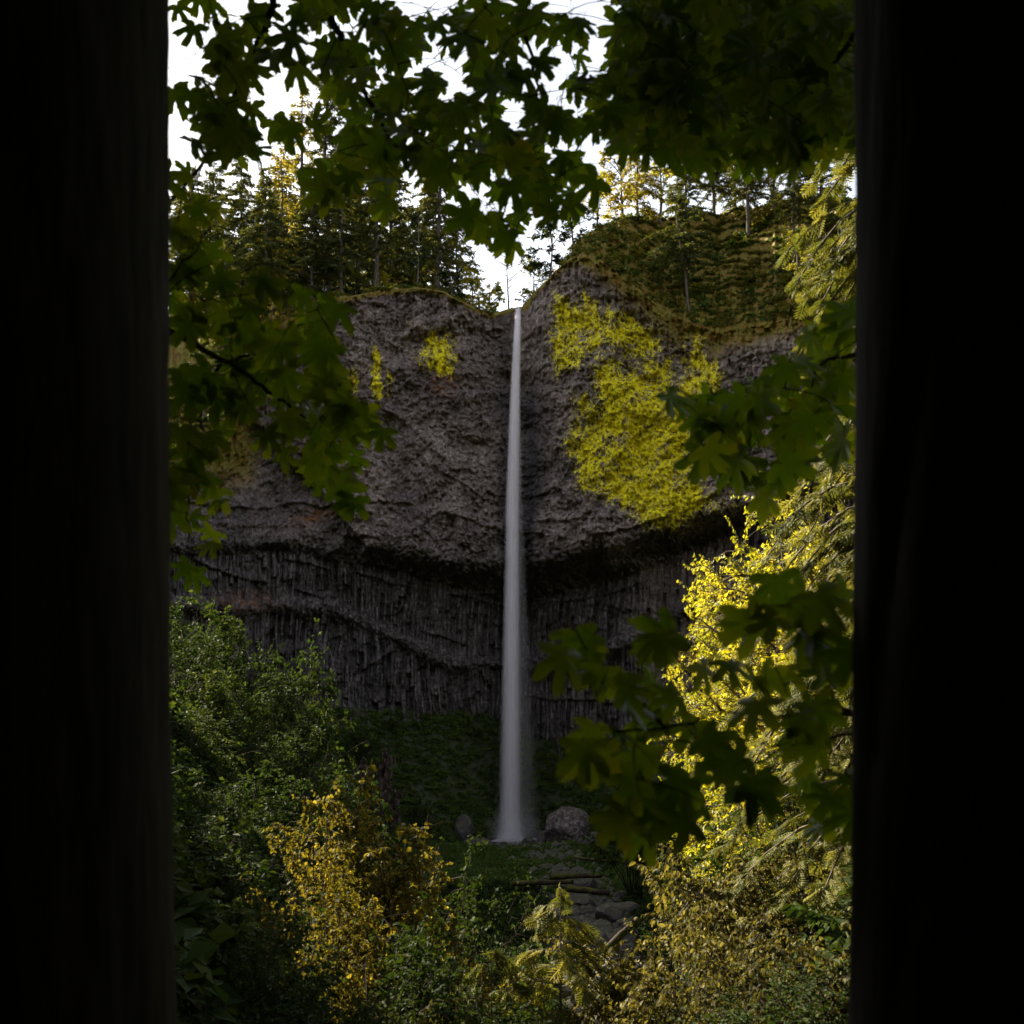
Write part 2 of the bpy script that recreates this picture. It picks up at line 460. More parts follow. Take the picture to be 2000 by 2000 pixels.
# ------------------------------------------------------------------ cliff
U = np.arange(250, 1762, 1.9)
I = lambda u, a: np.interp(u, [p[0] for p in a], [p[1] for p in a])
EDGE = [(250, 1000), (300, 975), (370, 915), (430, 850), (500, 760), (560, 660), (600, 612), (644, 588), (720, 574), (816, 563), (870, 572), (920, 600), (955, 618), (985, 612), (1004, 606), (1020, 604), (1032, 598), (1045, 575), (1059, 559), (1085, 530), (1114, 508), (1138, 500), (1180, 515), (1240, 562), (1300, 612), (1400, 650), (1550, 622), (1667, 590), (1770, 590)]
RIDGE = [(250, 600), (500, 600), (600, 590), (644, 580), (720, 571), (816, 560), (870, 569), (920, 597), (955, 612), (1020, 600), (1045, 570), (1059, 556), (1114, 500), (1126, 470), (1140, 450), (1170, 436), (1214, 430), (1300, 420), (1380, 414), (1500, 400), (1667, 390), (1770, 380)]
nw_, nb_ = 470, 60
t = np.linspace(0, 1, nw_)[:, None]
uu = np.broadcast_to(U[None], (nw_, len(U)))
edge = I(U, EDGE) + 5 * fbm(U / 22.0, U * 0 + 3, 8); base_ = I(U, BASE) + 45
vv = edge[None] + (base_ - edge)[None] * t
bnd = I(U, BND)[None] + 12 * fbm(uu / 40, vv / 60, 21)
uw = I(U, UW)[None] * 1.2 + 20 * fbm(uu / 45, vv * 0, 23); rec = I(U, REC)[None]; yb = I(U, YB)[None]
s = np.clip((vv - edge[None]) / (bnd - edge[None]), 0, 1)
Yf = yb - 6.0 * s ** 2                                      # the belly leans out
led = sstep(-3, 4, vv - (772 - 0.09 * (uu - 840) + 14 * fbm(uu / 50, vv * 0, 33)))
Yf = Yf - led * 1.0 * sstep(760, 830, uu) * (1 - sstep(1180, 1260, uu))
# the left block lies behind the main mass along a slanting crease
line = I(uu, [(250, 500), (500, 830), (640, 975), (700, 1050), (751, 1108), (760, 1130)])
left = sstep(-4, 4, vv - line - 10 * fbm(uu / 30, vv / 30, 41)) * (1 - sstep(752, 766, uu))
Yf = Yf + left * 3.2
under = sstep(bnd - uw, bnd + 2, vv)
yb2 = yb - 6.0 * ((bnd - uw - edge) / (bnd - edge)) ** 2
Yr = yb + rec - 6 - left * 0
lowt = np.clip((vv - bnd) / (base_[None] - bnd), 0, 1)
Yc = Yf * (1 - under) + (Yr - 2.5 * lowt) * under
lower = sstep(-4, 4, vv - bnd)
# rubble band across the colonnade
bl = I(uu, [(250, 1180), (640, 1185), (740, 1232), (860, 1292), (980, 1296), (1060, 1300), (1200, 1260), (1400, 1160), (1770, 1100)])
band = np.exp(-((vv - bl - 25 * fbm(uu / 60, vv / 60, 51)) / (16 + 8 * fbm(uu / 80, vv / 80, 52))) ** 2) * lower
Yc = Yc - band * 2.2
# relief: broad swells, chaotic blocky jointing, columns
wx = fbm(uu / 70, vv / 70, 61) * 60; wy = fbm(uu / 70, vv / 70, 62) * 60
swell = fbm((uu + wx) / 95, (vv + wy) / 80, 63, 4) * 7.0 + fbm((uu + wx) / 24, (vv + wy) / 26, 67, 3) * 1.8
f1, f2, cid = worley((uu + wx * .6) / 6.2, (vv + wy * .6) / 8.0, 64)
g1, g2, gid = worley((uu + wy) / 15.0, (vv - wx * .5) / 18.0, 70)
chunk = (cid - 0.5) * 0.6 - 0.2 * (1 - sstep(0.0, 0.16, f2 - f1)) + (gid - .5) * 0.6
lean = 10 * fbm(uu / 140, vv / 140, 71) * (vv - 1250) / 60 + 5 * fbm(uu / 50, vv / 90, 73)
cw = 7.4
cu = (uu + lean + 11 * np.sin((vv - 1150) / 90) * sstep(-.1, .2, fbm(uu / 130, vv / 200, 78))) / cw + 0.35 * fbm((uu + lean) / 30, vv * 0, 75) * 8
ci = np.floor(cu); cf = cu - ci
seg = np.floor(vv / (30 + 40 * h2(ci, ci * 0, 5)) + h2(ci, ci * 0, 6))
colh = (h2(ci, seg, 7) - 0.5) * 1.1 + (vnoise(ci / 4.0, seg / 1.5, 9) - 0.5) * 2.4
column = colh - 0.75 * (np.abs(cf - 0.5) * 2) ** 4 + fbm(uu / 4, vv / 14, 11, 2) * 0.3
colmask = lower * (1 - np.clip(band * 1.4, 0, 1)) * sstep(-0.25, 0.0, fbm(uu / 70, vv / 50, 77) + 0.2)
lf = fbm((uu + wx) / 120, (vv + wy) / 120, 79)
seam = 0
for q_, (o_, am_) in enumerate([(62, 1.0), (118, 1.2), (190, .9), (265, .7)]):
    d_ = vv - (bnd - o_ * (1 + .25 * np.sin(uu / 130 + q_)) + 34 * fbm(uu / 80, vv * 0 + q_, 120 + q_))
    seam = seam + am_ * np.clip(1 + d_ / 22, 0, 1) * (1 - sstep(0, 5, d_)) * sstep(-.10, .14, fbm(uu / 70, vv * 0 + 3 * q_, 130 + q_))
for q_, (a0_, b0_, am_) in enumerate([(1150, .22, 1.3), (1225, .30, 1.5), (1330, .12, 1.2), (1260, -.30, 1.2), (1180, -.38, .9)]):
    d_ = vv - (a0_ + b0_ * (uu - 820) + 30 * fbm(uu / 60, vv * 0 + q_, 140 + q_))
    seam = seam + .65 * lower * am_ * np.clip(1 + d_ / 16, 0, 1) * (1 - sstep(0, 4, d_)) * sstep(-.06, .12, fbm(uu / 50, vv * 0 + 5 * q_, 150 + q_))
flute = fbm(uu / 5.5, vv / 45, 160, 3) * 1.6 * (1 - sstep(90, 200, vv - edge[None]))
relief = flute + seam + swell * (1 - 0.55 * lower) + chunk * (1 - colmask) * (0.8 + 0.9 * under * (1 - lower) + 0.4 * sstep(900, 1060, vv)) * (1 - .5 * left) + column * colmask
notch = np.exp(-((uu - 1010) / 26) ** 2) * (1 - sstep(640, 760, vv))
relief = relief + (fbm(uu / 5.0, vv / 5.0, 97, 2) * 0.9 + (h2(uu // 1.9, vv // 1.6, 98) - .5) * 0.12) * (1 - 0.6 * colmask)
fade = 1 - 0.75 * notch
Yc = Yc - relief * fade
Yc = np.maximum(Yc, 100)
# behind the edge: steep mossy slope up to the ridge, then upland
b = (np.linspace(0, 1, nb_ + 1)[1:] ** 2.2 * 160)[:, None]
Ye = Yc[0][None]
zt = (HZ - edge[None]) * Ye / F
rr = np.interp(U, [250, 640, 660, 1040, 1100, 1770], [0.9, 0.9, 1.3, 1.3, 1.15, 1.05])[None]
rid = I(U, RIDGE)[None] + 8 * fbm(U / 30, U * 0, 13)[None]
bb = np.clip(((HZ - rid) * Ye / F - zt) / (rr - (HZ - rid) / F), 0.3, 120)
zz = zt + rr * np.minimum(b, bb) * 1.0 + 0.06 * np.maximum(0, b - bb)
Yes = np.convolve(np.pad(Ye[0], 30, mode='edge'), np.ones(61) / 61, 'valid')[None]
YY = Ye + (Yes - Ye) * np.clip(b / 2.5, 0, 1) + b
zt = zt + (0.5 * (HZ - edge[None]) * (Yes - Ye) / F) * np.clip(b / 2.5, 0, 1)
ub = np.broadcast_to(U[None], YY.shape)
XXb = (ub - 1000) * YY / F
nz = fbm(XXb / 5, YY / 5, 15) * 2.4 + fbm(XXb / 1.3, YY / 1.3, 16) * 0.8
zz = zz + nz * np.clip(b / 3, 0, 1) * np.where((ub > 960) & (ub < 1045), 0.25, 1)
XX = (uu - 1000) * Yc / F; ZZ = (HZ - vv) * Yc / F
CX = np.concatenate([XXb[::-1], XX]); CY = np.concatenate([YY[::-1], Yc]); CZ = np.concatenate([zz[::-1], ZZ])
nr, nc = CX.shape
PLX, PLY, PLZ = XXb, YY, zz

LICH = [
    ([(1072, 640), (1079, 566), (1108, 575), (1125, 605), (1138, 566), (1160, 580), (1172, 606), (1183, 590), (1215, 600), (1262, 628), (1298, 655), (1302, 690), (1262, 702), (1232, 716), (1212, 686), (1188, 678), (1160, 690), (1152, 708), (1110, 730), (1095, 741), (1080, 735)], 10, 0.85),
    ([(1158, 700), (1185, 690), (1208, 704), (1235, 722), (1262, 697), (1316, 695), (1326, 752), (1332, 735), (1330, 690), (1352, 680), (1366, 640), (1374, 690), (1416, 722), (1410, 780), (1385, 790), (1350, 835), (1352, 880), (1370, 930), (1400, 980), (1330, 1040), (1285, 1046), (1250, 1015), (1200, 990), (1150, 975), (1118, 945), (1122, 900), (1100, 870), (1108, 832), (1128, 815), (1116, 780), (1122, 764), (1146, 766), (1160, 778)], 14, 1.0),
    ([(1380, 940), (1450, 980), (1440, 1010), (1380, 1035), (1300, 1050), (1340, 980)], 14, 0.6),
    ([(812, 690), (830, 655), (860, 650), (892, 672), (897, 710), (888, 738), (868, 742), (845, 728), (822, 715)], 8, 1.0),
    ([(730, 675), (744, 690), (746, 730), (752, 780), (735, 782), (722, 735)], 4, 1.1), ([(755, 720), (768, 725), (766, 770), (752, 765)], 4, 0.9),
    ([(680, 725), (700, 722), (704, 745), (690, 770), (676, 750)], 5, 0.9), ([(797, 625), (804, 625), (804, 652), (798, 648)], 5, 0.4),
    ([(1490, 690), (1530, 690), (1528, 725), (1495, 722)], 10, 0.45), ([(1035, 670), (1042, 690), (1046, 750), (1036, 745)], 6, 0.3), ([(780, 1030), (830, 1045), (900, 1060), (820, 1062)], 8, 0.15),
]
lich = np.zeros(uu.shape)
for poly, soft, amp in LICH:
    sd = poly_sd(poly, uu + 18 * fbm(uu / 12, vv / 12, 91, 5), vv + 40 * fbm(uu / 8, vv / 26, 92, 5))
    lich = np.maximum(lich, amp * sstep(-soft * 2.0, soft * 2.2, sd))
lich *= 0.95 + 1.15 * fbm(uu / 20, vv / 26, 93, 5)
lich = np.clip(lich, 0, 1)
rim = np.exp(-np.clip(vv - edge[None], 0, 999) / np.interp(U, [250, 600, 900, 960, 1050, 1120, 1180, 1300, 1500, 1770], [90, 12, 9, 5, 8, 22, 50, 60, 50, 50])[None])
moss = rim * 0.9 + 0.42 * sstep(0.02, 0.3, fbm(uu / 60, vv / 30, 94)) * sstep(1240, 1420, uu) * (1 - sstep(680, 800, vv))
moss = np.maximum(moss, 0.62 * sstep(560, 470, uu) * (1 - sstep(900, 1040, vv)))
rust = 0.9 * np.exp(-((uu - 868) / 26) ** 2 - ((vv - 748) / 20) ** 2) + 0.8 * np.exp(-((uu - 615) / 45) ** 2 - ((vv - 1008 + (uu - 615) * .3) / 15) ** 2) + 0.4 * np.exp(-((uu - 480) / 60) ** 2 - ((vv - 1175) / 22) ** 2)
wet = 0.75 * np.exp(-((uu - 1035) / 22) ** 2) * sstep(700, 800, vv) * (1 - sstep(1000, 1200, vv)) + 0.5 * np.exp(-((uu - 985) / 16) ** 2) + 0.35 * sstep(0.1, 0.3, fbm(uu / 18, vv / 150, 95)) * sstep(660, 700, vv) * (1 - sstep(900, 1000, vv))
z0 = np.zeros(PLX.shape)


def join(a, c): return np.concatenate([np.broadcast_to(c, z0.shape), a]).ravel()


attrs = {'lichen': join(lich, 0), 'moss': join(np.clip(moss, 0, 1), 1.0), 'rust': join(rust, 0), 'lower': join(np.clip((0.9 - 0.75 * sstep(1180, 1260, uu)) * sstep(-60, 30, vv - bnd) + 0.35 * left, 0, 1), 0), 'wet': join(np.clip(wet, 0, 1), 0)}
idx = np.arange(nr * nc).reshape(nr, nc)
cf_ = np.stack([idx[:-1, :-1], idx[1:, :-1], idx[1:, 1:], idx[:-1, 1:]], -1).reshape(-1, 4)
struct(link('cliff', mesh('cliff', np.stack([CX, CY, CZ], -1).reshape(-1, 3), cf_, M_rock, attrs, smooth=True)))


def upland(u, back):
    """point on the upland behind the cliff edge"""
    j = int(np.clip(round((u - 250) / 1.9), 0, len(U) - 1))
    k = int(np.argmin(np.abs(b[:, 0] - back)))
    return np.array([PLX[k, j], PLY[k, j], PLZ[k, j]])


# ------------------------------------------------------------------ water
def watermat(name, alpha, col=(0.96, 0.91, 0.94)):
    m, t, out = newmat(name)
    d = N(t, 'ShaderNodeBsdfDiffuse', Color=(*col, 1)); tr = N(t, 'ShaderNodeBsdfTranslucent', Color=(*col, 1))
    mx = N(t, 'ShaderNodeMixShader', Fac=0.5); t.links.new(d.outputs[0], mx.inputs[1]); t.links.new(tr.outputs[0], mx.inputs[2])
    tp = N(t, 'ShaderNodeBsdfTransparent'); m2 = N(t, 'ShaderNodeMixShader', Fac=alpha)
    tc = N(t, 'ShaderNodeTexCoord'); mp = N(t, 'ShaderNodeMapping'); mp.inputs['Scale'].default_value = (9, 9, 0.12)
    n = N(t, 'ShaderNodeTexNoise', Scale=1.0, Detail=3.0); t.links.new(tc.outputs['Object'], mp.inputs[0]); t.links.new(mp.outputs[0], n.inputs['Vector'])
    f = math_(t, 'MULTIPLY', ramp(t, [(0.25, (0.6,) * 3), (0.7, (1.4,) * 3)], n.outputs['Fac']).outputs[0], alpha, True)
    t.links.new(f, m2.inputs[0])
    t.links.new(tp.outputs[0], m2.inputs[1]); t.links.new(mx.outputs[0], m2.inputs[2]); t.links.new(m2.outputs[0], out.inputs[0])
    return m


YF = 137.0
pool_z = -17.0
fall = thing('waterfall', 'tall thin white waterfall dropping free from the notch in the cliff', 'waterfall', (0, YF, pool_z))
rows = [(604, 1012, 5.5, 143.3), (620, 1011.5, 5.5, 141.0), (660, 1010, 6.5, YF), (740, 1007, 8, YF), (860, 1004, 10, YF), (1000, 1001, 12, YF), (1150, 1000, 13.5, YF), (1300, 999, 15, YF), (1450, 998, 17, YF), (1600, 997, 19, YF), (1628, 996, 23, YF), (1642, 996, 30, YF)]
rr_ = np.array(rows)
vs = np.linspace(604, 1642, 60)
cu_ = np.interp(vs, rr_[:, 0], rr_[:, 1]); hw = np.interp(vs, rr_[:, 0], rr_[:, 2]); yy = np.interp(vs, rr_[:, 0], rr_[:, 3])


def column_tube(name, scale, shift, grow, mat, k0=0, ns=20):
    a = np.linspace(0, 2 * np.pi, ns, endpoint=False)
    V = []
    for v, c, h_, y in list(zip(vs, cu_, hw, yy))[k0:]:
        p = P(c, v, y); tt = (v - 604) / 1032.0
        r = h_ * y / F * (scale + grow * tt)
        V.append(np.stack([p[0] + shift * tt + r * np.cos(a), y + r * np.sin(a), np.full(ns, p[2])], -1))
    V = np.array(V); V[..., 1] -= YF; V[..., 2] -= pool_z
    n = len(V); i = np.arange(n - 1)[:, None] * ns; j = np.arange(ns)[None]; j2 = (j + 1) % ns
    return link(name, mesh(name, V.reshape(-1, 3), np.stack([i + j, i + j2, i + ns + j2, i + ns + j], -1).reshape(-1, 4), mat, smooth=True), fall)


for k, (sc_, al) in enumerate([(0.42, 0.9), (0.56, 0.7), (0.70, 0.55), (0.84, 0.4), (0.98, 0.26), (1.12, 0.15), (1.26, 0.08)]):
    column_tube('water_column', sc_, 0.0, 0.0, watermat('falling_water', al))
for k, (sc_, gr, al) in enumerate([(0.7, 0.9, 0.035), (0.7, 1.2, 0.03), (0.7, 1.5, 0.025), (0.7, 1.8, 0.02)]):
    column_tube('spray', sc_, 1.0, gr, watermat('falling_spray', al), 4)
for k in range(5):
    a = np.linspace(0, 2 * np.pi, 24, endpoint=False); rr0 = 1.6 + .55 * k; V = []
    for q in range(9):
        tq = q / 8; r_q = rr0 * math.cos(tq * 1.5) * (1 + .25 * tq) + .3; V.append(np.stack([r_q * np.cos(a), r_q * .8 * np.sin(a), np.full(24, .3 + tq * (3.2 + .5 * k))], -1))
    V = np.array(V).reshape(-1, 3); i = np.arange(8)[:, None] * 24; j = np.arange(24)[None]; j2 = (j + 1) % 24
    link('spray', mesh('spray', V, np.stack([i + j, i + j2, i + 24 + j2, i + 24 + j], -1).reshape(-1, 4), watermat('drifting_spray', .035), smooth=True), fall)
# pool at the foot
m, t_, out = newmat('pool_water')
pb = N(t_, 'ShaderNodeBsdfPrincipled', Roughness=0.12); pb.inputs['Base Color'].default_value = (0.03, 0.03, 0.03, 1)
nn = N(t_, 'ShaderNodeTexNoise', Scale=2.0, Detail=4.0); bp = N(t_, 'ShaderNodeBump', Strength=0.4, Distance=0.1)
t_.links.new(nn.outputs['Fac'], bp.inputs['Height']); t_.links.new(bp.outputs[0], pb.inputs['Normal']); t_.links.new(pb.outputs[0], out.inputs[0])
M_pool = m
a = np.linspace(0, 2 * np.pi, 40, endpoint=False)
rad = 1 + 0.2 * np.sin(3 * a + 1) + 0.1 * np.sin(5 * a)
V = np.stack([12 * rad * np.cos(a), 134 + 9 * rad * np.sin(a), np.full(40, pool_z + 0.15)], -1)
struct(link('water', mesh('water', V, np.arange(40)[None], M_pool)))
# churned foam disc where the fall lands
a = np.linspace(0, 2 * np.pi, 36, endpoint=False); V = []
for r, zq in ((0.2, .5), (1.0, .36), (1.8, .26), (2.4, .21), (3.0, .18), (3.5, .156)):
    rj = r * (1 + 0.12 * np.sin(5 * a) + 0.06 * np.sin(9 * a + 2))
    V.append(np.stack([rj * np.cos(a) - 0.3, rj * np.sin(a) * .8, np.full(36, zq) + 0.04 * rng.random(36)], -1))
V = np.array(V).reshape(-1, 3); i = np.arange(5)[:, None] * 36; j = np.arange(36)[None]; j2 = (j + 1) % 36
link('foam', mesh('foam', V, [np.stack([i + j, i + j2, i + 36 + j2, i + 36 + j], -1).reshape(-1, 4), np.arange(36)[None]], watermat('foam', 0.7), smooth=True), fall)


# ------------------------------------------------------------------ plants: builders
def plant(seed, H, R, nstem, ntwig, nleaf, ll, tv, tf, mat, trunk=0.0, tlen=0.33, droop=0.35, flat=0.5, wid=1.0, stemr=0.02, barem=M_twig, lean=(0, 0), hang=0.3, name='foliage'):
    """woody plant of curved stems, twigs and single leaves; returns (leaf mesh, wood mesh)"""
    r = np.random.default_rng(seed)
    lines = []
    if trunk > 0:
        k = 7; tt = np.linspace(0, 1, k)
        tp = np.stack([lean[0] * tt + 0.02 * H * np.sin(tt * 5 + seed), lean[1] * tt + 0.02 * H * np.cos(tt * 4), tt * H * 0.82], -1)
        lines.append((tp, np.linspace(stemr * 3.2, stemr * 0.5, k)))
    Pp, Dd, Nn = [], [], []
    for i in range(nstem):
        az = r.uniform(0, 2 * np.pi); q = math.sqrt(r.uniform(0.03, 1)); Rr = R * q * r.uniform(.75, 1.15)
        hz = H * (1 - 0.55 * q * q) * r.uniform(.7, 1.05)
        if trunk > 0:
            h0 = r.uniform(trunk, 0.95) * H * 0.82; hz = h0 + r.uniform(-0.05, 0.28) * H * (1 - 0.3 * h0 / H)
            Rr = R * r.uniform(.45, 1.05) * math.sqrt(max(0.08, 1 - abs(h0 / (H * 0.82) - 0.42) ** 1.6 * 1.9)) 
            kf = h0 / (H * .82); a0 = np.array([np.interp(kf, tt, tp[:, 0]), np.interp(kf, tt, tp[:, 1]), h0])
        else:
            a0 = np.array([r.normal() * R * 0.08, r.normal() * R * 0.08, 0.0]); h0 = 0
        c = a0 * [1, 1, 0] + np.array([math.cos(az) * Rr, math.sin(az) * Rr, hz])
        mid = a0 * [1, 1, 0] + np.array([math.cos(az) * Rr * .45, math.sin(az) * Rr * .45, h0 + (hz - h0) * r.uniform(.65, 1.1)]) + r.normal(size=3) * R * .06
        st = bez(a0, mid, c, 7)
        lines.append((st, np.linspace(stemr, stemr * 0.25, 7)))
        ts = r.uniform(0.25 if trunk <= 0 else 0.1, 1, ntwig) ** 0.8
        f = ts * 6; j = np.clip(f.astype(int), 0, 5); base = st[j] + (st[j + 1] - st[j]) * (f - j)[:, None]
        ax = unit(c - a0); out = unit(np.array([math.cos(az), math.sin(az), 0.15]) * 0.6 + r.normal(size=(ntwig, 3)) * [.8, .8, .55] + ax * .35)
        L = R * tlen * r.uniform(.5, 1.15, ntwig) * (1.15 - 0.4 * ts)
        end = base + out * L[:, None] + np.array([0, 0, -1.0]) * (L * droop * r.uniform(0, 1.2, ntwig))[:, None]
        mid2 = base + out * (L * .55)[:, None]
        for q2 in range(0, ntwig, 2 if ntwig > 8 else 1):
            lines.append((np.stack([base[q2], mid2[q2], end[q2]]), np.array([stemr * .3, stemr * .2, stemr * .1])))
        tl = np.linspace(0.12, 1.0, nleaf)[None] + r.uniform(-.04, .04, (ntwig, nleaf))
        tl = tl[..., None]
        pos = (1 - tl) ** 2 * base[:, None] + 2 * tl * (1 - tl) * mid2[:, None] + tl ** 2 * end[:, None]
        dr = 2 * (1 - tl) * (mid2 - base)[:, None] + 2 * tl * (end - mid2)[:, None]
        dr = unit(dr)
        side = unit(np.cross(dr, np.array([0, 0, 1.0]))) * np.where(np.arange(nleaf) % 2, 1, -1)[None, :, None]
        d = unit(dr * .6 + side * .8 + r.normal(size=pos.shape) * .35 + np.array([0, 0, -hang]))
        n = unit(np.array([0, 0, 1.0]) * flat + r.normal(size=pos.shape) * .55 + out[:, None] * .25)
        Pp.append(pos.reshape(-1, 3)); Dd.append(d.reshape(-1, 3)); Nn.append(n.reshape(-1, 3))
    Pp, Dd, Nn = map(np.concatenate, (Pp, Dd, Nn))
    keep = fbm(Pp[:, 0] * 3.4 / R + seed, Pp[:, 2] * 3.4 / R + Pp[:, 1] * 2.3 / R, seed, 2) > -0.09
    Pp, Dd, Nn = Pp[keep], Dd[keep], Nn[keep]
    sz = ll * r.uniform(.5, 1.1, len(Pp)) * (1 + .5 * (r.random(len(Pp)) > .85))
    V, Fc, k = scatter(tv, tf, Pp, Dd, Nn, sz, np.full(len(Pp), wid) * r.uniform(.8, 1.15, len(Pp)))
    tint = np.repeat(np.clip(r.normal(.5, .25, len(Pp)), 0, 1), k)
    lm = mesh(name, V, Fc, mat, {'tint': tint})
    wv, wf = tubes(lines, 4)
    return lm, mesh('stem', wv, wf, barem, smooth=True)


def conifer(seed, H, mat, R=0.17, dens=1.0, bare=0.12, ragged=0.35, spray=0.52):
    r = np.random.default_rng(seed)
    lines = [(np.array([[0, 0, -2], [0.01 * H, 0, .3 * H], [-.008 * H, .005 * H, .7 * H], [0, 0, H]]), np.array([.013, .010, .006, .001]) * H)]
    Pp, Dd, Nn = [], [], []
    nb = int(88 * dens)
    for i in range(nb):
        q = (i + r.uniform(0, 1)) / nb
        z = H * (bare + (1 - bare) * q)
        L = H * R * (1 - q) ** 0.75 * r.uniform(1 - ragged, 1 + ragged * .6) + 0.35
        if q < .2: L *= r.uniform(.4, 1)
        az = r.uniform(0, 2 * np.pi)
        o = np.array([math.cos(az), math.sin(az), 0])
        tip = np.array([0, 0, z]) + o * L + np.array([0, 0, L * (0.18 * q - 0.28 + r.uniform(-.1, .1))])
        mid = np.array([0, 0, z]) + o * L * .55 + np.array([0, 0, L * .06])
        st = bez([0, 0, z], mid, tip, 5)
        lines.append((st[:4], np.linspace(0.0022, 0.0008, 4) * H))
        ns = int(max(6, L / spray * 15))
        tt = r.uniform(.12, 1, ns); f = tt * 4; j = np.clip(f.astype(int), 0, 3); base = st[j] + (st[j + 1] - st[j]) * (f - j)[:, None]
        sd = np.cross(o, [0, 0, 1.0]) * r.choice([-1, 1], ns)[:, None]
        d = unit(o * .55 + sd * .75 + r.normal(size=(ns, 3)) * .28 + np.array([0, 0, -.28]))
        Pp.append(base + r.normal(size=(ns, 3)) * .06); Dd.append(d); Nn.append(unit(np.array([0, 0, 1.0]) + r.normal(size=(ns, 3)) * .5))
    Pp, Dd, Nn = map(np.concatenate, (Pp, Dd, Nn))
    sz = spray * r.uniform(.5, 1.3, len(Pp))
    V, Fc, k = scatter(L2V * [.55, 1, 1], L2F, Pp, Dd, Nn, sz)
    tint = np.repeat(np.clip(r.normal(.5, .25, len(Pp)), 0, 1), k)
    wv, wf = tubes(lines, 5)
    return mesh('crown', V, Fc, mat, {'tint': tint}), mesh('trunk', wv, wf, M_firbark, smooth=True)


def add_plant(kind, pair, names, loc, label, cat, group=None, rz=0.0, scale=1.0, tilt=None):
    t = thing(kind, label, cat, loc, rz, group, scale)
    if tilt: t.rotation_euler = (tilt[0], tilt[1], rz)
    link(names[0], pair[0], t); link(names[1], pair[1], t)
    return t


def on_ground(x, y, sink=0.1):
    return (x, y, float(ground(x, y)) - sink)


# ------------------------------------------------------------------ firs and broadleaf trees on the upland
FIRS = [conifer(100 + i, H, M_fir, R, 1.8, bare, .4) for i, (H, R, bare) in enumerate([(30, .20, .08), (26, .24, .16), (34, .18, .24), (22, .27, .04)])]
GFIRS = [conifer(110 + i, H, M_sunfir, R, 1.0, .05, .4) for i, (H, R) in enumerate([(30, .21), (22, .24)])]
FIRL = 'firs standing on the cliff top left of the fall'
# u, distance behind the edge, model, height in metres, gold?, label
left_firs = [
    (352, 60, 0, 30, 0, 'far fir with a pointed tip at the very left of the cliff-top forest'),
    (425, 52, 2, 33, 0, 'slender pale fir rising into the sky second from the left of the forest'),
    (375, 34, 3, 26, 0, 'dark fir low on the wooded slope behind the left maple branch'),
    (470, 30, 1, 26, 0, 'broad dark fir on the wooded slope below the slender pale fir'),
    (505, 50, 0, 30, 0, 'grey-green fir just left of the golden-lit fir'),
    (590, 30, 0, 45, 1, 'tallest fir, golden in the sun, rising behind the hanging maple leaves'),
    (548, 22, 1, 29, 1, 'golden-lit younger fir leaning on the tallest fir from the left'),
    (520, 12, 3, 24, 0, 'dark low fir in front of the golden-lit firs'),
    (640, 22, 2, 44, 0, 'dark tall fir immediately right of the tallest golden fir'),
    (668, 8, 2, 26, 0, 'fir with a bare lower trunk at the left end of the mossy cliff rim'),
    (700, 30, 0, 42, 0, 'tall dark fir behind the trunks left of the mossy rim'),
    (732, 10, 2, 34, 0, 'fir with a straight brown trunk left of the top of the mossy rim'),
    (765, 34, 1, 38, 0, 'feathery fir between the two brown trunks, sky showing through it'),
    (858, 14, 2, 33, 0, 'fir with a dark trunk right of the pale thin trunk on the rim'),
    (845, 40, 0, 36, 0, 'dense dark fir behind the top of the mossy rim'),
    (895, 32, 1, 28, 0, 'low shaggy fir at the right end of the mossy rim'),
    (610, 8, 3, 20, 0, 'small dark fir at the left end of the grey cliff face'),
    (440, 14, 3, 19, 0, 'small fir half hidden by maple leaves above the left cliff edge'),
    (560, 44, 2, 37, 0, 'thin fir behind the golden-lit firs'),
    (800, 50, 3, 34, 0, 'hazy back-row fir over the middle of the mossy rim'), (390, 80, 1, 34, 0, 'back-row fir at the far left, its tip in the sky'),
    (450, 75, 3, 30, 0, 'back-row fir behind the slender pale fir'), (505, 85, 1, 36, 0, 'back-row fir behind the gap left of the golden firs'), (575, 80, 3, 40, 0, 'back-row fir between the golden firs'),
    (655, 70, 1, 46, 0, 'back-row fir right behind the tallest dark fir'), (725, 75, 0, 46, 0, 'tall back-row fir in the centre of the left forest'), (770, 80, 3, 42, 0, 'back-row fir behind the feathery fir'), (830, 75, 1, 42, 0, 'back-row fir behind the dark trunk on the rim'),
    (410, 44, 3, 26, 0, 'dark mid-slope fir above the left cliff edge'), (480, 20, 2, 22, 0, 'small fir low on the wooded slope beside the golden-lit firs'), (535, 60, 0, 38, 0, 'fir left of the tallest golden fir, half in sun'), (690, 50, 3, 38, 0, 'fir filling the gap left of the straight brown trunk'),
]
for k, (u, back, mi, hh, g, lab) in enumerate(left_firs):
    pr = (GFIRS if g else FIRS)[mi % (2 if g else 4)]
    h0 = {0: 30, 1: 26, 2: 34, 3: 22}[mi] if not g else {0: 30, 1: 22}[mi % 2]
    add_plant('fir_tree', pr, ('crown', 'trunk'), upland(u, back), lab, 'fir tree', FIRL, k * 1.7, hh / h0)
BR = [plant(200 + i, 10, 3.6, 16, 15, 12, .34, L2V, L2F, mt, trunk=.3, tlen=.30, droop=.2, stemr=.07, barem=M_firbark, name='crown') for i, mt in enumerate([M_shade, M_alder, M_gold])]
pale = add_plant('birch_tree', BR[0], ('crown', 'trunk'), upland(816, 3), 'slim pale-trunked tree standing on the highest point of the mossy rim', 'tree', None, .4, (0.62, .62, 1.5))
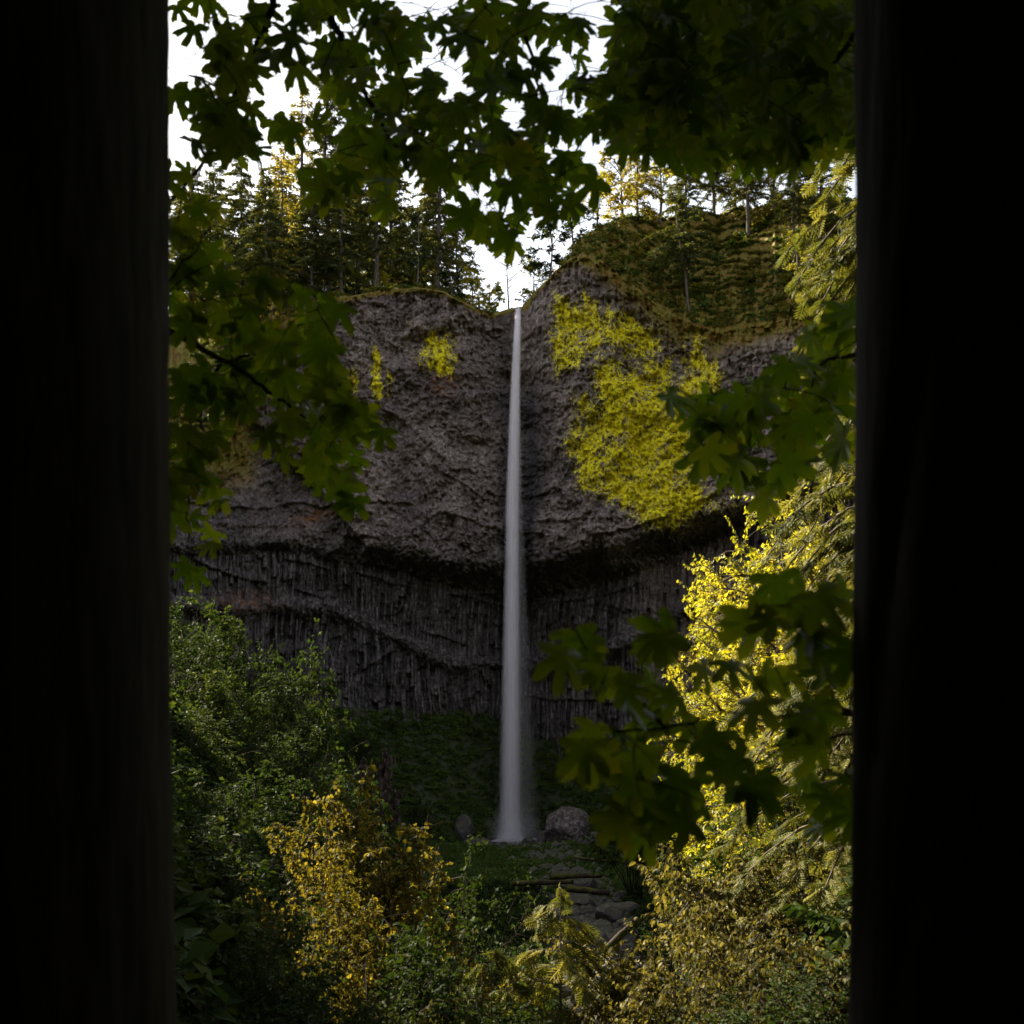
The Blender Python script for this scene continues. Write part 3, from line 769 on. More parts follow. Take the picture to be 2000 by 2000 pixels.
for u, back, mi, sc, lab in [
    (790, 22, 2, .9, 'yellowing tree between the trunks above the mossy rim'), (690, 16, 0, .8, 'low green tree under the firs left of the rim top'),
    (750, 20, 1, .8, 'sunlit green bushy tree behind the rim between fir trunks'), (880, 12, 0, .85, 'bushy green tree at the rim where it drops towards the notch'),
    (925, 10, 1, .75, 'light green tree just left of the waterfall notch'), (955, 22, 1, 1.0, 'backlit tree behind the notch, left of the bare slender tree'),
    (1020, 26, 2, .95, 'yellow backlit tree behind the notch right above the fall'), (1045, 12, 1, .8, 'small tree on the right shoulder of the notch'),
    (1075, 6, 0, .95, 'green tree on the steep edge right of the notch'), (980, 16, 0, .45, 'little tree beside the lip of the fall'),
    (640, 10, 0, .8, 'dark bushy tree at the left corner of the grey face'), (585, 12, 0, .9, 'bushy tree behind the maple leaves left of the grey face'), (480, 6, 0, 1.0, 'brownish bush-like tree on the left cliff edge'), (530, 4, 2, .7, 'rusty-leaved tree on the left cliff edge beside the maple spray'), (400, 8, 0, 1.0, 'leafy tree low at the left end of the cliff edge')]:
    add_plant('broadleaf_tree', BR[mi], ('crown', 'trunk'), upland(u, back), lab, 'tree', 'broadleaf trees on the cliff top', u * .1, sc * (1.25 if u > 900 and u != 980 else 1.1))
# bare slender tree in the notch
r_ = np.random.default_rng(5); lines = []
tp = bez([0, 0, 0], [-.2, 0, 5], [-.55, 0, 11.5], 8); lines.append((tp, np.linspace(.16, .03, 8)))
for k in range(22):
    q = r_.uniform(.3, 1) * 7; j = min(6, int(q)); p0 = tp[j] + (tp[j + 1] - tp[j]) * (q - j); az = r_.uniform(0, 6.28); L = r_.uniform(1, 3)
    e = p0 + np.array([math.cos(az) * L, math.sin(az) * L, L * .7]); lines.append((bez(p0, p0 + (e - p0) * .5 + [0, 0, -.2], e, 4), np.linspace(.05, .015, 4)))
wv, wf = tubes(lines, 5)
o = link('bare_tree', mesh('bare_tree', wv, wf, M_firbark, smooth=True), None, upland(994, 8)); tag(o, 'bare slender tree with thin upright twigs right behind the lip of the fall', 'tree')
# right ridge
LT = conifer(130, 15, M_fir, .36, .8, .34, .5, .5)
add_plant('pine_tree', LT, ('crown', 'trunk'), upland(1345, 2.0), 'leaning fir with bare lower trunk growing on the steep mossy slope', 'fir tree', None, .3, 1.1, (0, -.12))
for u, back, pr, sc, lab in [
    (1245, 14, GFIRS[1], .66, 'golden fir glowing in the sun on the knoll right of the notch'), (1215, 20, BR[2], 1.0, 'yellow-leaved tree beside the golden fir on the knoll'),
    (1290, 18, BR[1], .95, 'yellow-green tree on the ridge right of the golden fir'), (1395, 26, FIRS[1], .62, 'dark open fir on the ridge with sky behind its branches'),
    (1462, 18, FIRS[2], .5, 'fir with a leaning grey trunk on the right ridge'), (1510, 22, GFIRS[1], .62, 'sunlit brownish fir on the right ridge under the maple canopy'),
    (1552, 12, FIRS[2], .5, 'fir with a reddish trunk near the right end of the ridge'), (1600, 14, FIRS[0], .55, 'dark fir at the right end of the ridge behind the cedar'),
    (1340, 26, FIRS[3], .6, 'small dark fir on the ridge behind the yellow-green tree'), (1435, 30, FIRS[0], .5, 'thin fir in the back row of the right ridge'), (1165, 12, BR[1], .7, 'twiggy backlit tree on the left flank of the knoll'), (1120, 7, BR[0], .8, 'low tree clinging to the edge left of the knoll'), (1560, 5, BR[1], .6, 'small yellow-green tree on the slope left of the cedar')]:
    is_f = pr not in BR
    add_plant('fir_tree' if is_f else 'broadleaf_tree', pr, ('crown', 'trunk'), upland(u, back), lab, 'fir tree' if is_f else 'tree', 'trees on the right ridge', u * .2, sc * 1.35)

# ------------------------------------------------------------------ right-hand slope: bright alders, tall cedar
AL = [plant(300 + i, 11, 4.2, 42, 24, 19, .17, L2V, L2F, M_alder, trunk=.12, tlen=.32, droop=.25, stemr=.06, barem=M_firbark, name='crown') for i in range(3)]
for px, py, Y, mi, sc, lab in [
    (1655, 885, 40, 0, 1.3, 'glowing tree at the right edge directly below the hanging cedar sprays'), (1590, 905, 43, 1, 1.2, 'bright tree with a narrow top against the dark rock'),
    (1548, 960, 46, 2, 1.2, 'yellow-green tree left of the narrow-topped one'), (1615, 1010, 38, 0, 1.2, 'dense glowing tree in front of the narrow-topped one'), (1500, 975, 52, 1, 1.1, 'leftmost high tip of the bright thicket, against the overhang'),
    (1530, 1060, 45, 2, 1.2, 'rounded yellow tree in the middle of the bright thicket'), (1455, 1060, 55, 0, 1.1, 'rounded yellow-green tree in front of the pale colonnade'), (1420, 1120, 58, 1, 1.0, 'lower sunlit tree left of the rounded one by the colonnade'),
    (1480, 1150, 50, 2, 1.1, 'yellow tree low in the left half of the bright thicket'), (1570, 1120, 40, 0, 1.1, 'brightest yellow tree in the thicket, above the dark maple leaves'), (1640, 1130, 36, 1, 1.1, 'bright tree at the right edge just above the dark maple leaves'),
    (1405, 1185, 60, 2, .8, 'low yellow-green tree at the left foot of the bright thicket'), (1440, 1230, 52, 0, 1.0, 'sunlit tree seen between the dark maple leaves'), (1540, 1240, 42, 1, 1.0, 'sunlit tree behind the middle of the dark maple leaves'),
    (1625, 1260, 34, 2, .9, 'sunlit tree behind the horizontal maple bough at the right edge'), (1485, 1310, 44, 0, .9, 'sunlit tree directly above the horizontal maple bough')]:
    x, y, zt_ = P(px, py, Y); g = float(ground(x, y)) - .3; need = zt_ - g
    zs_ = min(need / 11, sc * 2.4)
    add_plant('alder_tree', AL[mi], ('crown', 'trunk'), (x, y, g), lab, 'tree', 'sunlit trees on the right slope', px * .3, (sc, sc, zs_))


# cedar sprays: a flat frond of side sprigs
def frond_template(n=7):
    V = [[0, 0, 0]]; Fc = []
    for k in range(n):
        y0 = .06 + .86 * k / n; L = .34 * math.sin(.5 + 2.3 * k / n)
        for s_ in (1, -1):
            q = len(V); V += [[0, y0, 0], [s_ * L * .5, y0 + .08, .02], [s_ * L, y0 + L * .75, -.05], [s_ * L * .38, y0 + .2 * L + .1, .02]]
            Fc += [[q, q + 1, q + 2, q + 3]]
    q = len(V); V += [[-.02, 0, 0], [.02, 0, 0], [.03, .85, 0], [0, 1.05, -.04]]; Fc += [[q, q + 1, q + 2, q + 3]]
    return np.array(V), np.array(Fc)


FV, FF = frond_template()


def cedar(seed, H, R, nbr, size, dens, bare=.05, droop=.45, bases=None):
    r = np.random.default_rng(seed)
    lines = [(np.array([[0, 0, -1], [0, 0, .5 * H], [0, 0, H * .99]]), np.array([.012, .007, .0015]) * H)]
    Pp, Dd, Nn = [], [], []
    for i in range(nbr):
        q = (i + r.uniform(0, 1)) / nbr; z = H * (bare + (1 - bare) * q)
        L = R * (1 - q) ** .7 * r.uniform(.6, 1.15) + size * .4
        az = r.uniform(0, 2 * np.pi); o = np.array([math.cos(az), math.sin(az), 0])
        a0 = np.array([0, 0, z]); tip = a0 + o * L + np.array([0, 0, L * (.12 - droop * r.uniform(.5, 1.3))])
        st = bez(a0, a0 + o * L * .5 + [0, 0, L * .22], tip, 6)
        lines.append((st, np.linspace(.0022, .0006, 6) * H))
        ns = int(max(7, L / size * dens))
        tt = r.uniform(.15, 1, ns) ** .8; tt[:2] = 1
        f = tt * 5; j = np.clip(f.astype(int), 0, 4); base = st[j] + (st[j + 1] - st[j]) * (f - j)[:, None]
        sd = np.cross(o, [0, 0, 1.0]) * r.choice([-1, 1], ns)[:, None]
        d = unit(o * .5 + sd * r.uniform(.2, .9, (ns, 1)) + r.normal(size=(ns, 3)) * .2 + np.array([0, 0, -.55]))
        Pp.append(base); Dd.append(d); Nn.append(unit(np.array([0, 0, .6]) + o * .6 + r.normal(size=(ns, 3)) * .4))
    Pp, Dd, Nn = map(np.concatenate, (Pp, Dd, Nn))
    V, Fc, k = scatter(FV, FF, Pp, Dd, Nn, size * r.uniform(.55, 1.2, len(Pp)))
    wv, wf = tubes(lines, 5)
    return mesh('crown', V, Fc, M_cedar, {'tint': np.repeat(np.clip(r.normal(.55, .25, len(Pp)), 0, 1), k)}), mesh('trunk', wv, wf, M_firbark, smooth=True)


CD = cedar(400, 23, 3.4, 330, .42, 8.5, .02, .75)
cx_, cy_, _ = P(1765, 1400, 19)
add_plant('cedar_tree', CD, ('crown', 'trunk'), on_ground(cx_, cy_), 'tall cedar with hanging cream-green sprays along the right edge', 'cedar tree')
CD2 = cedar(401, 9, 2.3, 110, .38, 9.0, .02, .6)
cx2, cy2, cz2 = P(1690, 1000, 33)
add_plant('cedar_tree', CD2, ('crown', 'trunk'), on_ground(cx2, cy2), 'sunlit younger cedar behind the glowing trees at the right edge', 'cedar tree', None, 1, (1.2, 1.2, (cz2 - float(ground(cx2, cy2)) + .5) / 9.0))
CS = cedar(402, 3.6, 1.7, 46, .30, 9.5, .04, .42)
x, y, z = P(1095, 1735, 17)
add_plant('cedar_sapling', CS, ('crown', 'trunk'), on_ground(x, y), 'small drooping cedar lit cream at the bottom centre in front of the creek', 'cedar sapling', None, 0.0, (1.15, 1.15, (z - float(ground(x, y)) + .1) / 3.6))
CS2 = cedar(403, 2.0, 1.5, 30, .28, 9.0, .04, .3)
x, y, z = P(960, 1850, 17)
add_plant('cedar_sapling', CS2, ('crown', 'trunk'), on_ground(x, y), 'low dark cedar sapling left of the cream-lit one', 'cedar sapling', None, 0.0, (1.2, 1.2, (z - float(ground(x, y)) + .1) / 2.0))

# ------------------------------------------------------------------ near shrubs
NEAR = {
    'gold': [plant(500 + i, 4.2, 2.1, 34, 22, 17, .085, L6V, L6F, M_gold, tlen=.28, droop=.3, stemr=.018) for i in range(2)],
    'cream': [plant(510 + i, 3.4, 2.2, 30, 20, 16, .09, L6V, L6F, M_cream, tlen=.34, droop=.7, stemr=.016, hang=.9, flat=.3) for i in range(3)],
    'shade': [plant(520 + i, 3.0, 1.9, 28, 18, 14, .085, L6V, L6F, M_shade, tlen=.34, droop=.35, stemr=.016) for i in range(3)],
    'herb': [plant(530 + i, 3.2, 2.0, 26, 18, 12, .13, L2V, L2F, M_herb, tlen=.30, droop=.3, stemr=.02) for i in range(2)],
    'dead': [plant(540, 2.6, 1.3, 26, 14, 12, .16, L2V, L2F, M_dead, tlen=.3, droop=.8, stemr=.02, hang=1.0)],
}
HT = {'gold': 4.2, 'cream': 3.4, 'shade': 3.0, 'herb': 3.2, 'dead': 2.6}


def shrub(px, py, Y, kind, mi, sc, lab, group=None, name='shrub', cat='shrub'):
    """a shrub whose top is seen at (px, py); it roots on the ground below that"""
    x, y, zt_ = P(px, py, Y); g = float(ground(x, y)) - .15
    h = HT[kind] * sc; sz = (zt_ - g) / HT[kind]
    sx = sc * max(1, min(sz / sc, 2.2)) ** .6
    s3 = (sx, sx, min(max(sz, sc * .7), sc * 3.2))
    zz_ = g
    return add_plant(name, NEAR[kind][mi], ('foliage', 'stem'), (x, y, zz_), lab, cat, group, px * .37, s3)


shrub(690, 1505, 23, 'gold', 0, .95, 'golden sunlit shrub with orange tinted leaves left of the fall foot', 'golden shrubs')
shrub(610, 1535, 21, 'gold', 1, .60, 'small brightest golden shrub at the left side of the sunlit pair', 'golden shrubs')
shrub(790, 1590, 24, 'gold', 1, .85, 'duller olive-gold shrub right of the brightest golden one', 'golden shrubs')
shrub(655, 1690, 17, 'gold', 0, .42, 'narrow golden shrub hanging below the sunlit pair', 'golden shrubs')
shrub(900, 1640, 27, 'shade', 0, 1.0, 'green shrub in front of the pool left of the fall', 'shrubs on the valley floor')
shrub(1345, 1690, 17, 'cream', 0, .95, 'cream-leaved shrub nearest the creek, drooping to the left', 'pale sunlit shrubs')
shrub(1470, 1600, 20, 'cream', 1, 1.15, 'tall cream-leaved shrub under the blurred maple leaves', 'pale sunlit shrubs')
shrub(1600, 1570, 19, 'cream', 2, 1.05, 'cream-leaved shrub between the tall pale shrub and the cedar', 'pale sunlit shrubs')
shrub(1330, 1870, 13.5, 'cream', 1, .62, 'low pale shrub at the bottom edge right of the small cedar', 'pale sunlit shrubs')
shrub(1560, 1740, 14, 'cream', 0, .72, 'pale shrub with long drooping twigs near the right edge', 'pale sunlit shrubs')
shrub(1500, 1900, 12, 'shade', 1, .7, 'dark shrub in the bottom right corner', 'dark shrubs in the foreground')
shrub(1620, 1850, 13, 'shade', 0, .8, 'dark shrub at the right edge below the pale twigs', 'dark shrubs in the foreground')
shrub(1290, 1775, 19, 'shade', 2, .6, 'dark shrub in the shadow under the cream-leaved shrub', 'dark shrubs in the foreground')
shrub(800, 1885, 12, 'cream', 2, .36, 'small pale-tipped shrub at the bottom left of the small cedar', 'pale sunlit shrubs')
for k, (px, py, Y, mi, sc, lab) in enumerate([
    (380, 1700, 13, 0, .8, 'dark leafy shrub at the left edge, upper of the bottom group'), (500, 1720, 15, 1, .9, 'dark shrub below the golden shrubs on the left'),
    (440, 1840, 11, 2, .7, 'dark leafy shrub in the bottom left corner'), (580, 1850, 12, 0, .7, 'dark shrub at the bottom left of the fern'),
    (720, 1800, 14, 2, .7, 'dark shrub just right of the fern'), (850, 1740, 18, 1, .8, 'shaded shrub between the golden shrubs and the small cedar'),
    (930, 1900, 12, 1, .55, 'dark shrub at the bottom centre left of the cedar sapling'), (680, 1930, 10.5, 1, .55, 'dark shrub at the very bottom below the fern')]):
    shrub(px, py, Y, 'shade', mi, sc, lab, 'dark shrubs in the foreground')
# left slope shrubs
for k, (px, py, Y, kind, mi, sc, lab) in enumerate([
    (390, 1150, 78, 'herb', 0, 1.9, 'green thicket shrub crowning the left slope under the maple leaves'), (450, 1190, 82, 'herb', 1, 1.7, 'green shrub second from the top of the left slope skyline'),
    (352, 1210, 62, 'shade', 1, 1.9, 'dark shrub at the left edge below the slope crest'), (500, 1250, 80, 'shade', 0, 1.6, 'dark green shrub on the slope left of the out-reaching one'),
    (590, 1228, 74, 'herb', 1, 1.25, 'light shrub reaching out over the dark rock from the left slope'), (545, 1300, 70, 'shade', 2, 1.6, 'dark shrub under the out-reaching light shrub'),
    (420, 1280, 58, 'herb', 0, 1.5, 'mid-green shrub in the middle of the left slope'), (370, 1370, 46, 'herb', 1, 1.3, 'leafy shrub at the left edge in mid slope'),
    (470, 1380, 55, 'shade', 2, 1.5, 'dark broad shrub in the centre of the left slope'), (580, 1400, 62, 'shade', 1, 1.3, 'dark shrub beside the light green grassy bank'),
    (500, 1480, 40, 'herb', 0, 1.1, 'green shrub above the golden shrubs on the left'), (420, 1500, 34, 'shade', 0, 1.1, 'dark shrub left of the golden shrubs'),
    (640, 1480, 52, 'herb', 1, 1.1, 'bluish green shrub below the grassy bank'), (700, 1500, 60, 'herb', 0, 1.0, 'green shrub left of the withered brown bush'),
    (360, 1580, 22, 'shade', 1, 1.0, 'dark leafy shrub at the left edge in the lower slope'), (560, 1560, 32, 'shade', 2, .9, 'dark shrub tucked behind the brightest golden shrub')]):
    shrub(px, py, Y, kind, mi, sc, lab, 'shrubs on the left slope')
shrub(735, 1432, 88, 'dead', 0, 1.35, 'withered brown drooping bush beside the green talus', None, 'withered_bush', 'bush')
shrub(1500, 1430, 40, 'herb', 0, 1.2, 'green shrub behind the blurred maple leaves', 'shrubs on the right slope')
shrub(1330, 1440, 80, 'herb', 1, 1.5, 'pale green shrub at the foot of the right wall', 'shrubs on the right slope')
shrub(1240, 1480, 95, 'herb', 0, 1.5, 'small-leaved shrub right of the pool behind the maple leaves', 'shrubs on the right slope')
shrub(1400, 1520, 60, 'shade', 0, 1.5, 'dark shrub above the pale sunlit shrubs', 'shrubs on the right slope')
shrub(1590, 1440, 30, 'shade', 2, 1.3, 'dark shrub under the horizontal maple bough', 'shrubs on the right slope')

for px, py, Y, kind, mi, sc, lab in [
    (800, 1400, 149, 'herb', 0, .8, 'small green bush at the foot of the colonnade left of the fall'), (905, 1415, 150, 'shade', 0, .8, 'dark bush at the foot of the colonnade close to the fall'),
    (760, 1475, 140, 'herb', 1, .9, 'green bush on the talus right of the withered brown bush'), (860, 1490, 143, 'shade', 1, .9, 'dark bush in the middle of the talus'),
    (930, 1530, 142, 'herb', 0, .7, 'green bush on the talus left of the lower fall'), (1050, 1470, 148, 'shade', 2, .8, 'dark bush on the talus right behind the fall'),
    (1085, 1545, 141, 'herb', 1, .7, 'green bush above the big boulder'), (700, 1415, 136, 'herb', 0, .9, 'bush at the left end of the talus under the colonnade'), (820, 1560, 132, 'herb', 1, .8, 'broad-leaved bush at the lower left of the talus')]:
    shrub(px, py, Y, kind, mi, sc, lab, 'bushes on the talus')

# fern with arching fronds
fern = thing('fern', 'golden fern with arching fronds below the golden shrubs', 'fern', (0, 0, 0))
ys = np.arange(8, 60, .1); q = int(np.nonzero(ground((668 - 1000) * ys / F, ys) > (HZ - 1835) * ys / F)[0][0])
p0 = P(668, 1835, ys[q]); fern.location = p0; fern.scale = (ys[q] / 14,) * 3
for k in range(9):
    az = k * .7 + .2; L = .5 + .1 * (k % 3)
    st = bez([0, 0, 0], [math.cos(az) * L * .4, math.sin(az) * L * .4, L * .75], [math.cos(az) * L, math.sin(az) * L * .8, L * .45], 12)
    T = unit(np.gradient(st, axis=0)); sd = unit(np.cross(T, [0, 0, 1.0])); w_ = .13 * np.sin(np.linspace(.5, 3.0, 12))
    pp = np.concatenate([st[1:], st[1:]]); dd = np.concatenate([sd[1:] + T[1:] * .3, -sd[1:] + T[1:] * .3]); nn_ = np.cross(dd, np.concatenate([T[1:], -T[1:]]))
    V, Fc, kk = scatter(L2V * [.35, 1, .5], L2F, pp, dd, nn_, np.concatenate([w_[1:], w_[1:]]))
    tv_, tf_ = tubes([(st, np.linspace(.008, .002, 12))], 3)
    me = mesh('frond', np.concatenate([V, tv_]), [Fc, tf_ + len(V)], M_gold, {'tint': np.full(len(V) + len(tv_), .2 + .06 * k)})
    link('frond', me, fern)


# ------------------------------------------------------------------ bigleaf maples framing the view
HALF = [(0, 1.0), (4, .88), (9, .93), (13, .84), (16, .72), (17, .60), (20, .48), (26, .36), (31, .48), (32, .62), (33, .76), (38, .80), (42, .90), (47, 1.0), (52, .88), (58, .87), (62, .74), (66, .60), (72, .46), (80, .33), (86, .44), (90, .58), (96, .61), (102, .70), (109, .62), (118, .58), (126, .44), (142, .34), (160, .24), (180, .08)]


def maple_leaf(seed):
    r = np.random.default_rng(seed)
    pts = [(a_, q) for a_, q in HALF] + [(-a_, q) for a_, q in HALF[-2:0:-1]]
    droop = r.uniform(.1, .5); curl = r.uniform(-.2, .5); skew = r.uniform(-.08, .08); tw = r.uniform(-.3, .3)
    V = [[0, .0, 0]]
    for a_, q in pts:
        q2 = q * r.uniform(.9, 1.08); th = math.radians(a_ * r.uniform(.97, 1.03)) + skew * q
        V.append([math.sin(th) * q2, math.cos(th) * q2, 0])
    V = np.array(V); n = len(V) - 1
    mid = V[1:] * .5
    V = np.concatenate([V, mid])
    R_ = np.hypot(V[:, 0], V[:, 1])
    ang = np.degrees(np.arctan2(V[:, 0], V[:, 1]))
    lobe = np.cos(np.radians((np.abs(ang)) * 7.3)) * .03 * np.minimum(R_ * 2, 1)
    V[:, 2] = lobe - droop * R_ ** 2 * .6 + curl * np.abs(V[:, 0]) ** 1.5 * .6 + tw * V[:, 0] * V[:, 1] * .4
    k = np.arange(n); k2 = (k + 1) % n
    tri = np.stack([np.zeros(n, int), 1 + n + k, 1 + n + k2], -1)
    quad = np.stack([1 + n + k, 1 + k, 1 + k2, 1 + n + k2], -1)
    # petiole: a thin stalk running back from the blade
    st = bez([0, 0, 0], [0, -.35, .02], [r.uniform(-.15, .15), -.75, .15], 4)
    pv, pf = tubes([(st, np.array([.013, .010, .010, .013]))], 3)
    q0 = len(V)
    V = np.concatenate([V, pv])
    tint = np.concatenate([np.clip(.35 + .45 * R_ ** 2 * r.uniform(.3, 1.3) + r.uniform(-.2, .3), 0, 1.1), np.full(len(pv), 1.0)])
    return V, tri, np.concatenate([quad, pf + q0]), tint


ML = [maple_leaf(i) for i in range(12)]
ML_ME = [mesh('leaf', v, [a_, b_], M_maple, {'tint': tn}, smooth=True) for v, a_, b_, tn in ML]


def leaf_cloud(discs, Yr, size, seed, frac=1.0, up=0.0):
    """leaf origins, tip directions, normals and sizes for a list of (px, py, spread, count)"""
    r = np.random.default_rng(seed); out = []
    for d_ in discs:
        px, py, sp, n = d_
        for _ in range(n):
            if r.random() > (frac if px < 1215 or py > 400 else 1.0): continue
            a_, q = r.uniform(0, 6.28), math.sqrt(r.uniform(0, 1)) * sp
            Y = r.uniform(*Yr); s_ = size * r.uniform(.72, 1.15)
            th = r.normal(0, .75)                                  # tips hang mostly down
            tip = np.array([math.sin(th), r.normal(0, .35), -math.cos(th)])
            nrm = unit(np.array([r.normal(0, .42), -1.0, r.normal(-.05, .55) + up * r.uniform(0, 1.6)]))
            if up: tip = tip + np.array([-.5, 0, .25]) * r.uniform(0, 1)
            c = P(px + q * math.cos(a_), py + q * math.sin(a_), Y)
            tip = unit(tip); org = c - tip * s_ * .35
            out.append((org, tip, nrm, s_))
    return out


def place_leaves(root, leaves, limit, seed, loc):
    r = np.random.default_rng(seed)
    order = sorted(range(len(leaves)), key=lambda q: leaves[q][0][1] / leaves[q][3])
    rest = {}
    for rank, q in enumerate(order):
        org, tip, nrm, s_ = leaves[q]
        x = unit(np.cross(tip, nrm)); n = np.cross(x, tip); v = int(r.integers(0, len(ML)))
        if rank < limit:
            M4 = Matrix([[x[0] * s_, tip[0] * s_, n[0] * s_, org[0] - loc[0]], [x[1] * s_, tip[1] * s_, n[1] * s_, org[1] - loc[1]], [x[2] * s_, tip[2] * s_, n[2] * s_, org[2] - loc[2]], [0, 0, 0, 1]])
            o = bpy.data.objects.new('leaf', ML_ME[v]); COL.objects.link(o); o.parent = root; o.matrix_local = M4
        else:
            rest.setdefault(v, []).append((org - loc, tip, nrm, s_))
    if rest:
        VV, T3, T4, TN, off = [], [], [], [], 0
        for v, ls in rest.items():
            lv, tr_, qd, tn = ML[v]
            pos, tp_, nm, sz = (np.array([l[i] for l in ls]) for i in range(4))
            V, F3, k = scatter(lv, tr_, pos, tp_, nm, sz); _, F4, _ = scatter(lv, qd, pos, tp_, nm, sz)
            VV.append(V); T3.append(F3 + off); T4.append(F4 + off); off += len(V)
            TN.append((tn[None] + r.uniform(-.25, .25, (len(ls), 1))).ravel())
        o = link('foliage', mesh('foliage', np.concatenate(VV), [np.concatenate(T3), np.concatenate(T4)], M_maple, {'tint': np.concatenate(TN)}, smooth=True), root)
        o['kind'] = 'stuff'


def boughs(root, loc, mains, leaves, seed, extra=0):
    """main boughs as parts, and one part of fine twigs that carry the leaves"""
    r = np.random.default_rng(seed); nodes = []
    for pts, r0, r1 in mains:
        pts = np.array([p_ if len(p_) == 3 and not isinstance(p_, tuple) else P(*p_) for p_ in pts], float)
        tt = np.linspace(0, 1, len(pts)); ti = np.linspace(0, 1, len(pts) * 5)
        sm = np.stack([np.interp(ti, tt, pts[:, c]) for c in range(3)], -1)
        ker = np.array([1, 2, 3, 2, 1.]) / 9
        sm[2:-2] = np.stack([np.convolve(sm[:, c], ker, 'valid') for c in range(3)], -1)
        sm[1:-1] += r.normal(size=(len(sm) - 2, 3)) * .006
        V, Fc = tubes([(sm - loc, r1 * 1.5 + (r0 - r1) * (1 - np.linspace(0, 1, len(sm))) ** 3)], 8)
        link('branch', mesh('branch', V, Fc, M_twig, smooth=True), root)
        nodes.append(sm)
    nodes = np.concatenate(nodes)
    lines = []
    for org, tip, nrm, s_ in leaves:
        e = org - tip * s_ * .72
        dd = np.linalg.norm(nodes - e, axis=1) + np.where(nodes[:, 2] < e[2] - .05, .15, 0)
        k = int(np.argmin(dd)); b0 = nodes[k]
        if dd[k] > 2.5: continue
        mid = (b0 + e) * .5 + np.array([0, 0, .10 * dd[k]]) + r.normal(size=3) * .02
        lines.append((bez(b0, mid, e, 5) - loc, np.linspace(.0035 + .0015 * min(dd[k], 2), .0016, 5)))
        nodes = np.concatenate([nodes, bez(b0, mid, e, 4)[1:3]])
    V, Fc = tubes(lines, 3)
    o = link('twigs', mesh('twigs', V, Fc, M_twig, smooth=True), root); o['kind'] = 'stuff'


def maple_trunk(root, loc, base, top, r0, seed):
    """big furrowed trunk"""
    ns, nr_ = 72, 150
    zs = np.linspace(0, 1, nr_); a_ = np.linspace(0, 2 * np.pi, ns, endpoint=False)
    A_, Z_ = np.meshgrid(a_, zs)
    H = top[2] - base[2]; zm = Z_ * H
    rad = r0 * (1 + .9 * np.exp(-Z_ * H / .45) - .04 * Z_)
    fur = np.abs(fbm(np.cos(A_) * 5 + 40 + np.sin(A_) * 3, zm * 1.4 + np.sin(A_) * 4, seed, 3)) * .11 + fbm(np.cos(A_) * 2 + 9, zm * .7 + np.sin(A_) * 2, seed + 4, 2) * .05
    rad = rad * (1 - fur)
    cx = base[0] + (top[0] - base[0]) * Z_ ; cy = base[1] + (top[1] - base[1]) * Z_
    V = np.stack([cx + rad * np.cos(A_), cy + rad * np.sin(A_), base[2] + zm], -1).reshape(-1, 3) - loc
    i = np.arange(nr_ - 1)[:, None] * ns; j = np.arange(ns)[None]; j2 = (j + 1) % ns
    link('trunk', mesh('trunk', V, np.stack([i + j, i + j2, i + ns + j2, i + ns + j], -1).reshape(-1, 4), M_bark, smooth=True), root)


LEFT = [(365, 45, 35, 4), (400, 20, 25, 2), (420, 145, 30, 3), (450, 110, 25, 3), (470, 60, 30, 4), (505, 35, 22, 2), (545, 90, 22, 2),
        (480, 160, 40, 6), (440, 190, 35, 5), (380, 200, 30, 4), (400, 240, 30, 4), (430, 270, 25, 4), (470, 250, 35, 5), (500, 290, 30, 5), (555, 275, 22, 3), (390, 285, 12, 1),
        (560, 130, 35, 5), (585, 55, 25, 3), (345, 350, 18, 2), (405, 405, 22, 3), (355, 440, 25, 3), (380, 475, 30, 3), (400, 520, 35, 5), (360, 560, 35, 5), (430, 550, 20, 2), (350, 620, 30, 4),
        (400, 640, 35, 5), (480, 600, 30, 4), (500, 560, 25, 3), (460, 660, 40, 6), (600, 610, 28, 3), (640, 620, 22, 3), (560, 660, 35, 5), (620, 690, 35, 6), (520, 720, 40, 7), (440, 740, 40, 7), (380, 760, 40, 7), (580, 760, 40, 7), (650, 750, 30, 5), (680, 790, 28, 5), (700, 830, 28, 5), (735, 845, 18, 2), (640, 830, 40, 7), (590, 840, 35, 5), (540, 880, 25, 3), (560, 900, 15, 1), (620, 900, 25, 3), (660, 890, 30, 4), (712, 895, 22, 3), (650, 945, 28, 3), (695, 965, 22, 3), (690, 1000, 15, 1), (480, 800, 40, 5), (400, 840, 40, 5),
        (350, 880, 30, 4), (375, 960, 35, 5), (430, 970, 20, 2), (355, 1020, 28, 4), (400, 1060, 18, 2), (365, 1125, 25, 2), (345, 950, 25, 3)]
